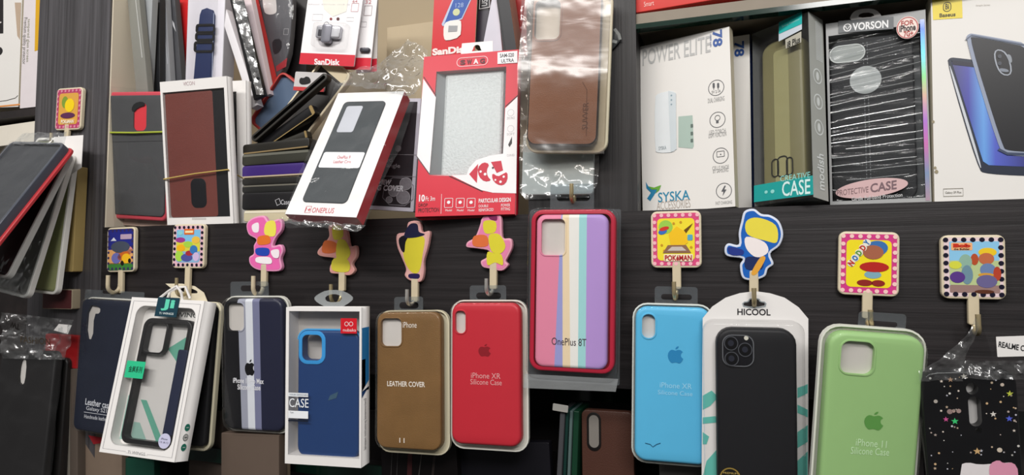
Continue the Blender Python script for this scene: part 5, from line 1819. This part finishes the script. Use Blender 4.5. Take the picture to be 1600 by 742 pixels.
# flash drive cards
def usb_card(label, quad, y, main):
    t = Thing('flash_drive_pack', label, 'flash drive', quad, y, 'memory and flash drive packs', lam=60)
    mb = t.part('card')
    mb.slab(t.full(.001), -.0015, 0, C('f3f1f2', .35))
    rd = C('d52a3c', .35)
    mb.flat(t.frr(0, .845, 1, 1), .0003, rd)
    if main:
        mb.textq('SanDisk', (491, 91.5), (531, 92.5), (491, 101), C('f4ecec', .4), .0006, bold=.035)
        mb.flat(t.q([(503, -5), (545, -5), (541, 18), (520, 26), (506, 14)], .0003), .0003, C('eceade', .4))
        mb.flat(t.el(517, 29.5, 2, .0005), .0005, C('8a2a2c', .4)); mb.flat(t.el(528, 29.5, 2.4, .0005), .0005, C('5a2a2c', .4))
        g = C('d8d4d6', .4)
        mb.stroke(t.rr(489, 22, 503, 32, 0, .0004), .0005, .0004, g, closed=True); mb.stroke(t.rr(542, 27, 552, 33, 0, .0004), .0005, .0004, g, closed=True)
        mb.text('Dual Drive m3.0', (482, 5.5, 546, 8), C('cfc8ca', .4), .0004)
        mb.stroke(t.rr(550, 5, 559, 18, 0, .0004), .0006, .0004, C('c9848a', .4), closed=True)
        mb.text('64', (551, 0, 558, 4), C('c9848a', .4), .0004)
        mb.flat(smooth(t.q([(497, 56), (532, 44), (535, 62), (528, 70), (504, 73), (497, 68)], .0003), 1), .0003, C('c4c1c4', .4))  # shadow below the drive, painted grey on the card
    else:
        mb.stroke(t.rr(570, 9, 580, 24, 0, .0004), .0006, .0004, C('8a6a6c', .4), closed=True)
        mb.text('32', (571, 0, 580, 6), C('c9848a', .4), .0004)
        mb.stroke(t.rr(564, 34, 572, 42, 0, .0004), .0005, .0004, C('b8b4b6', .4), closed=True)
        mb.flat(t.q([(562, 76), (570, 74), (571, 80), (564, 82)], .0004), .0004, C('4a4648', .4))
    mb.done()
    mb = t.part('flash_drive')
    if main:
        b = t.rr(496, 40, 531, 61, .003, .004)
        mb.slab(b, .0003, .006, C('c2c2c8', .25, metal=.5), rnd=.0015)
        mb.slab(t.rr(505, 38, 516, 67, .003, .006), .002, .008, C('8f8f98', .25, metal=.4), rnd=.001)
        mb.slab(t.rr(517, 43, 529, 58, .001, .006), .005, .0066, C('d9d9de', .2, metal=.3), rnd=.0004)
        mb.stroke(ell(*t.l(511, 39, .006), .0035, n=16), .0009, .0075, C('8a8a90', .25), closed=True)
        mb.slab(t.rr(498, 46, 503, 56, .0005, .006), .005, .0068, C('3a3a42', .25), rnd=.0003)
    else:
        mb.slab(t.rr(562, 74, 576, 81, .002, .004), .0003, .004, C('4a4a50', .3, metal=.4), rnd=.001)
    mb.done()
    if main:
        mb = t.part('blister'); mb.slab(t.rr(490, 34, 537, 74, .004, .008), 0, .010, 'blister', rnd=.003, back=False); mb.done()
    return t
usb_card('white flash drive card with red foot, frontmost of the three', [(483, -12), (567, -12), (554, 105), (467, 99)], .040, True)
usb_card('white flash drive card just behind the frontmost one', [(545, -12), (590, -12), (579, 112), (535, 106)], .050, False)
t = Thing('flash_drive_pack', 'rearmost flash drive card, only its right edge and red foot showing', 'flash drive', [(560, -12), (588, -12), (592, 114), (555, 112)], .058, 'memory and flash drive packs', lam=60)
mb = t.main(); mb.slab(t.full(.001), -.0015, 0, C('dcd8d4', .35)); mb.flat(t.frr(0, .84, 1, 1), .0003, C('c8283a', .35)); mb.done()
t = Thing('cardboard_carton', 'plain tan cardboard carton at the back behind the clear bag', 'box', [(603, 42), (692, 32), (692, 220), (603, 220)], .13, rigid=True)
mb = t.main(); mb.slab(t.full(), -.035, 0, 'carton', rnd=.001); mb.done()

# the pile of loose cases
def flat_case(label, quad, y, m, dep=.07, trim=None, deco=None, rnd=.0012):
    t = Thing('phone_case', label, 'phone case', quad, y, 'loose cases in the pile', lam=150)
    mb = t.main()
    mb.slab(t.full(min(t.h * .45, .004)), -dep, 0, m, rnd=rnd)
    if trim:
        mb.stroke([(-t.w / 2 + .002, t.h * trim[0]), (t.w / 2 - .002, t.h * trim[0])], t.h * trim[1], .0003, C(trim[2], .4))
    if deco:
        deco(mb, t)
    mb.done()
flat_case('cream case lying at the bottom of the pile', [(380, 329), (452, 327), (450, 346), (381, 347)], .012, C('c9bf9f', .5), trim=(.85, .2, 'e3dcc4'))
def logo(mb, t):
    w_ = C('c9c9cc', .4)
    mb.stroke(t.q([(430, 313), (436, 310), (439, 318), (433, 321)], .0005), .0008, .0005, w_, closed=True)
    mb.text('Caseme', (439, 312, 461, 319), w_, .0005)
flat_case('black box with a small white logo low in the pile', [(378, 302), (470, 298), (466, 326), (378, 328)], .012, C('1c1b1d', .4), deco=logo)
flat_case('black case with grey edge above the box with the white logo', [(378, 290), (468, 285), (466, 299), (378, 302)], .014, C('232322', .4), trim=(.85, .18, '6d6a60'))
flat_case('dark case with beige edge under the purple case', [(378, 278), (470, 273), (468, 286), (378, 290)], .014, C('252422', .4), trim=(.9, .16, 'a89a80'))
flat_case('purple case in the middle of the pile', [(378, 260), (478, 253), (474, 273), (378, 278)], .012, C('3b2470', .4), trim=(.06, .12, 'b9a88c'))
flat_case('dark olive case with painted top highlight on the purple case', [(378, 242), (486, 232), (482, 252), (378, 259)], .013, C('33332b', .4), trim=(.85, .2, '6a6a60'))  # highlight along the top painted as a grey strip
flat_case('black case with tan lower edge high in the pile', [(380, 226), (482, 214), (484, 231), (378, 243)], .016, C('23211c', .4), trim=(.15, .12, '8f7a55'))
def tilt_case(label, quad, y, rim, face, thick=.010, group='loose cases in the pile', deco=None, dep=.02):
    t = Thing('phone_case', label, 'phone case', quad, y, group, lam=200)
    mb = t.main()
    o = t.full(.010)
    mb.slab(o, -thick, 0, C(rim, .4), holes=[inset(o, .0028)], rnd=.001)
    mb.slab(inset(o, .002), -thick, -thick * .55, face)
    if deco: deco(mb, t)
    mb.done()
    return t
def slim_case(label, quad, y, m, tipc, thick=.010, band=.93):
    t = Thing('phone_case', label, 'phone case', quad, y, 'loose cases in the pile', lam=200)
    mb = t.main()
    mb.slab(t.full(.003), -thick, 0, m, rnd=.0025)
    mb.slab(t.frr(.06, .008, .94, 1 - band, .002), -.001, .0003, C(tipc, .35))
    mb.stroke([t.f(.93, .03), t.f(.93, .97)], .0012, .0002, C(tipc, .35))
    mb.done()
slim_case('dark slim case with a gold tip leaning diagonally under the cream rimmed case', [(484, 164), (497, 176), (399, 243), (386, 231)], .030, 'black_plastic', '9a8355', band=.95)
slim_case('olive slim case with a gold tip lying lowest of the diagonal ones in the pile', [(474, 203), (486, 216), (398, 248), (384, 240)], .022, C('2a2822', .4), '8f7a50', band=.96)
tilt_case('steel blue case with red rim leaning at the left of the pile', [(440, 131), (500, 133), (432, 226), (376, 182)], .064, 'b03a34', C('56677f', .3))
def inner(mb, t):
    mb.slab(t.frr(.30, .16, .92, .95, .006), -.006, -.003, C('2b2826', .4), rnd=.001)
    mb.flat(t.frr(.04, .02, .96, .14, .006), -.0015, C('cbbd9e', .45))
tilt_case('large cream rimmed case leaning on top of the pile', [(504, 109), (578, 106), (470, 205), (382, 222)], .046, 'dccfb2', C('3a3532', .4), deco=inner)
tilt_case('slim black case with a shiny end leaning on the cream rimmed one', [(502, 118), (519, 116), (402, 222), (384, 214)], .022, '35332f', 'black_soft')
t = Thing('phone_case_pack', 'white hang card with a black slot above the pile of loose cases', 'phone case', [(460, 111), (508, 114), (508, 145), (460, 140)], .045, lam=80)
mb = t.main()
mb.slab(t.full(.002), -.002, 0, C('c9c5c4', .4))
mb.flat(smooth(t.q([(467, 128), (469, 121), (475, 122), (478, 119), (484, 121), (486, 129), (478, 132), (470, 132)], .0004), 1), .0004, C('161415', .5))
mb.flat(t.frr(0, .8, 1, 1), .0003, C('c23a3c', .4))
mb.done()

# ---------------------------------------------------------------- far left bay
t = Thing('power_bank_box', 'white box with black printed shapes at the far left edge', 'box', [(-70, 0), (33, 2), (31, 164), (-70, 174)], .020, 'boxes in the far left bay', lam=150)
mb = t.main()
mb.slab(t.full(.001), -.04, 0, 'ivory_card', smat='aged_card')
mb.flat(t.q([(-60, -4), (5, -2), (5, 52), (-60, 56)], .0003), .0003, C('2a2626', .4))
mb.flat(t.el(-3, 80, 7, .0003), .0003, C('2b2929', .4))
mb.flat(t.el(1, 35, 1.2, .0006), .0006, C('d8d4d0', .4))
mb.stroke(t.q([(-30, 162), (10, 157), (24, 153), (28, 149)], .0003), .0009, .0003, C('2a2826', .4))
mb.flat(t.q([(23, 4), (33, 4), (31, 62), (27, 56)], .0003), .0003, C('b9a48e', .5))
mb.stroke(t.q([(-60, 172), (31, 163)], .0006), .0022, .0005, C('e0914a', .4))
mb.done()
t = Thing('slim_box', 'pale slim box with yellow corner strip beside the left upright', 'box', [(35, -2), (65, -4), (56, 168), (33, 168)], .004, 'boxes in the far left bay', lam=150)
mb = t.main()
mb.slab(t.full(.001), -.05, 0, C('dcd4d6', .4))
mb.flat(t.q([(56, -4), (65, -4), (60, 78), (54, 80)], .0003), .0003, C('d6a41f', .4))
mb.text('Premium quality protector', (36, 28, 40, 100), C('7d7a74', .5), rot=-90)
mb.text('tempered glass screen', (42, 30, 45, 96), C('9a9a84', .5), rot=-90)
mb.done()
t = Thing('phone_accessory_box', 'white box lying under the far left shelf', 'box', [(-60, 204), (56, 190), (56, 220), (-60, 238)], .006, 'boxes in the far left bay', rigid=True)
mb = t.main(); mb.slab(t.full(.001), -.10, 0, C('ddd6c8', .45), rnd=.001); mb.done()

# fan of cases hung from the dotted pink hook
def fan(label, quad, y, rim, face, thick, m_blister='blister', case=None, tab=None, lam=12, yaw=0):
    t = Thing('phone_case_pack', label, 'phone case', quad, y, 'fan of hanging packs on the left upright', lam=lam, yaw=yaw)
    mb = t.part('tray')
    o = t.full(.009)
    mb.slab(o, -thick, -thick + .001, rim)
    mb.slab(o, -thick + .001, -.001, rim, holes=[inset(o, .0035)], rnd=.001)
    mb.done()
    if case:
        mb = t.part('phone_case')
        mb.slab(inset(o, .0045), -thick + .001, -.0025, case, rnd=.003)
        mb.done()
    mb = t.part('blister')
    mb.film([(-t.w / 2, t.h), (-t.w / 2, 0)], [(t.w / 2, t.h), (t.w / 2, 0)], 0, m_blister, nu=14, nv=30, amp=.0012, freq=40, seed=thick * 1000, local=True)
    mb.done()
    if tab:
        mb = t.part('hang_tab')
        mb.slab(t.q(tab, .002), .0015, .002, 'white_card')
        mb.done()
    return t
t = fan('black phone case with red lower edge in clear wrap, front of the hanging fan', [(22, 223), (97, 220), (-42, 405), (-140, 392)], -.112, C('4a4e58', .2), None, .011, 'film_clear', case=C('2c2f34', .35), lam=30)
mb = t.part('bag_top')
mb.film([(34, 208), (20, 226)], [(106, 206), (99, 224)], .001, 'film_crumpled', nu=16, nv=8, amp=.003, freq=70, seed=77)
mb.done()
mb = t.part('red_back')
o = t.full(.009, .002)
mb.slab([(x + .003, z - .002) for x, z in o], -.0145, -.011, C('b5373c', .35), rnd=.001)
mb.done()
fan('black case in a clear tray, second of the hanging fan', [(40, 232), (106, 236), (12, 436), (-70, 415)], -.082, C('c4c4c0', .3), None, .008, 'film_clear', case=C('141416', .35), lam=40)
fan('grey clear pack with shiny wrap in the middle of the hanging fan', [(48, 232), (110, 236), (44, 462), (-38, 452)], -.056, C('f2f0ea', .3), None, .008, 'film_crumpled', case=C('6f6e68', .4), lam=90)
fan('pale pack with a greenish case, rearmost clear one of the hanging fan', [(58, 216), (118, 214), (88, 456), (18, 458)], -.032, C('f5f3ec', .35), None, .008, 'blister', case=C('9aa070', .4), lam=150, tab=[(84, 214), (130, 211), (127, 262), (100, 280), (84, 262)])
t = Thing('phone_accessory_box', 'tan cardboard pack hung behind the fan of clear packs', 'box', [(84, 258), (118, 262), (117, 424), (70, 424)], -.016, lam=60)
mb = t.main(); mb.slab(t.full(.002), -.015, 0, C('a48f5c', .5), rnd=.001, smat=C('b29a62', .5)); mb.done()

# bagged black cases, lower left
t = Thing('bagged_phone_case', 'matt black phone case in a clear bag with gathered top, lower left corner', 'phone case', [(4, 546), (87, 550), (64, 775), (-26, 775)], -.050, 'cases in plastic bags on hooks', lam=25)
mb = t.part('phone_case')
h = t.q([(28, 596), (31, 566), (37, 559), (42, 565), (39, 597), (34, 602)])
mb.slab(t.full(.010), -.010, 0, C('1a191a', .5), holes=[smooth(h, 1)], rnd=.003)
mb.done()
mb = t.part('insert_card'); mb.slab(inset(t.full(.01), .003), -.0035, -.003, C('cfcbc6', .5)); mb.done()
mb = t.part('bag_top')
mb.film([(4, 488), (2, 520), (2, 560)], [(115, 500), (112, 530), (98, 562)], .006, 'film_crumpled', nu=40, nv=24, amp=.006, freq=75, seed=61)
mb.done()
mb = t.part('bag')
mb.film([(2, 555), (-30, 770)], [(98, 560), (76, 770)], .0045, 'film_clear', nu=24, nv=40, amp=.0022, freq=40, seed=62)
mb.done()
mb = t.part('bag_print')
m = C('17130f', .4)
mb.textq('TW', (30, 516), (16, 510), (31, 507), m, .0085, bold=.03)
mb.textq('FASHION', (32, 525), (78, 529), (32, 535), C('3b3122', .4), .0085)
mb.done()
mb = t.part('paper_label'); mb.slab(t.q([(84, 516), (92, 506), (112, 508), (106, 522)], .0065), .0062, .0066, 'white_card'); mb.done()
t = Thing('phone_case_pack', 'dark pack in clear wrap hung right behind the bagged black case', 'phone case', [(20, 556), (104, 562), (86, 790), (0, 790)], -.028, 'cases in plastic bags on hooks', lam=40)
mb = t.part('phone_case'); mb.slab(t.full(.008), -.012, -.002, C('1d1a19', .4), rnd=.003); mb.done()
mb = t.part('blister'); mb.slab(t.full(.009, .002), -.012, .001, 'blister', rnd=.003, back=False); mb.done()
t = Thing('phone_case_pack', 'reddish brown pack with pale edge hung below the tan cardboard pack', 'phone case', [(66, 452), (112, 452), (113, 484), (66, 482)], -.012, lam=60)
mb = t.main(); mb.slab(t.full(.002), -.012, 0, C('54292a', .45), rnd=.001, smat=C('a0937c', .45)); mb.done()
t = Thing('phone_case_pack', 'bright red pack edge showing beside the bagged black case', 'phone case', [(70, 520), (122, 526), (121, 576), (70, 572)], -.010, lam=60)
mb = t.main(); mb.slab(t.full(.002), -.008, 0, C('a81f22', .4), rnd=.001); mb.done()
t = Thing('phone_accessory_box', 'grey brown box behind the bagged black case at the lower left', 'box', [(60, 575), (122, 578), (120, 780), (60, 780)], -.012, lam=100)
mb = t.main(); mb.slab(t.full(.001), -.012, 0, C('5a5048', .5), rnd=.001)
mb.flat(t.frr(.74, 0, .82, 1), .0003, C('8b857a', .4)); mb.done()

# ---------------------------------------------------------------- lower bay
def low(name, label, quad, y, m, dep=.02, cat='box', group='packs in the dark lower bay', r=.001, deco=None):
    t = Thing(name, label, cat, quad, y, group, lam=150)
    mb = t.main(); mb.slab(t.full(r), -dep, 0, m, rnd=min(.001, dep / 3))
    if deco: deco(mb, t)
    mb.done()
    return t
low('phone_accessory_box', 'brown cardboard box below the navy striped case', [(346, 676), (440, 680), (432, 790), (344, 790)], -.022, C('5f5147', .6), .015)
low('phone_accessory_box', 'pale edged brown box behind the one below the navy striped case', [(420, 684), (448, 686), (446, 790), (418, 790)], -.008, C('83735f', .6), .008)
low('phone_accessory_box', 'grey brown box below the white window box with cord handles', [(300, 640), (350, 640), (345, 790), (290, 790)], .035, C('51463f', .6), .02)
low('phone_case_pack', 'pack with a brown back and red corner below the navy leather case', [(130, 672), (190, 680), (190, 790), (128, 790)], .0, C('7a6a5c', .5), .01, 'phone case', deco=lambda mb, t: mb.flat(t.q([(138, 680), (162, 684), (160, 692), (146, 694)], .0003), .0003, C('a52a32', .4)))
low('phone_case_pack', 'dark green pack under the white window box with cord handles', [(188, 716), (242, 716), (240, 790), (186, 790)], .006, C('1d4a3c', .3), .01, 'phone case')
def slot(mb, t):
    o = t.rr(918, 645, 938, 704, .008, .0004)
    mb.slab(inset(o, -.001), 0, .0006, C('171312', .4), rnd=.0002)
    mb.slab(t.rr(920, 648, 936, 700, .007, .0009), .0004, .001, C('7d7872', .5))
low('phone_case_pack', 'brown leather phone case with pale lens slot in the dark lower bay', [(910, 642), (992, 642), (990, 790), (908, 790)], .010, C('4c3027', .4, bump=.3, bscale=700), .01, 'phone case', r=.006, deco=slot)
for i, (x0, x1, c_, lab) in enumerate(((868, 876, '47474a', 'thin grey pack edge, leftmost of the bundle under the pastel striped case'), (878, 883, '16332e', 'thin green pack edge in the bundle under the pastel striped case'),
                                       (885, 890, '566866', 'shiny pale pack edge in the bundle under the pastel striped case'), (892, 901, '163a28', 'dark green pack edge, rightmost of the bundle under the pastel striped case'))):
    low('slim_box', lab, [(x0 + 8 - i, 642), (x1 + 6 - i, 642), (x1, 790), (x0 - 2, 790)], .0 + .002 * i, C(c_, .3), .05, group='bundle of thin packs in the lower bay')
t = low('hang_tag', 'small white tag on the bundle of thin packs under the pastel striped case', [(864, 630), (888, 634), (887, 645), (863, 641)], -.004, C('a9a6a0', .5), .0008, 'tag', None)
low('phone_case_pack', 'black pack behind the red silicone case in the lower bay', [(720, 690), (862, 690), (860, 790), (720, 790)], .030, C('1b1a20', .35), .012, 'phone case')
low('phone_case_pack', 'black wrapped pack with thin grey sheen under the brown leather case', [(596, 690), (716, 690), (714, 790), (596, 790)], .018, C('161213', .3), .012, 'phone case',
    deco=lambda mb, t: [mb.stroke(t.q(p, .0004), w_, .0004, C(c_, .35)) for p, w_, c_ in (([(613, 700), (610, 760)], .0006, '4a4848'), ([(622, 700), (619, 760)], .0006, '4a4848'), ([(641, 700), (639, 760)], .006, '4a2527'), ([(660, 700), (652, 760)], .001, '5a5654'), ([(680, 704), (674, 760)], .003, '38302e'))])  # thin grey sheen drawn as painted strokes
low('phone_case_pack', 'dark red brown pack in the lower bay beside the sky blue case', [(1228, 560), (1310, 560), (1310, 790), (1228, 790)], .050, C('3a1d1c', .4), .012, 'phone case')
low('phone_case_pack', 'black pack in the lower bay between the boxed blue case and the brown one', [(560, 640), (600, 640), (600, 790), (560, 790)], .060, C('141112', .4), .012, 'phone case')
low('phone_case_pack', 'grey pack corner under the sky blue case', [(1030, 700), (1100, 700), (1100, 790), (1030, 790)], .006, C('4a4745', .4), .012, 'phone case')
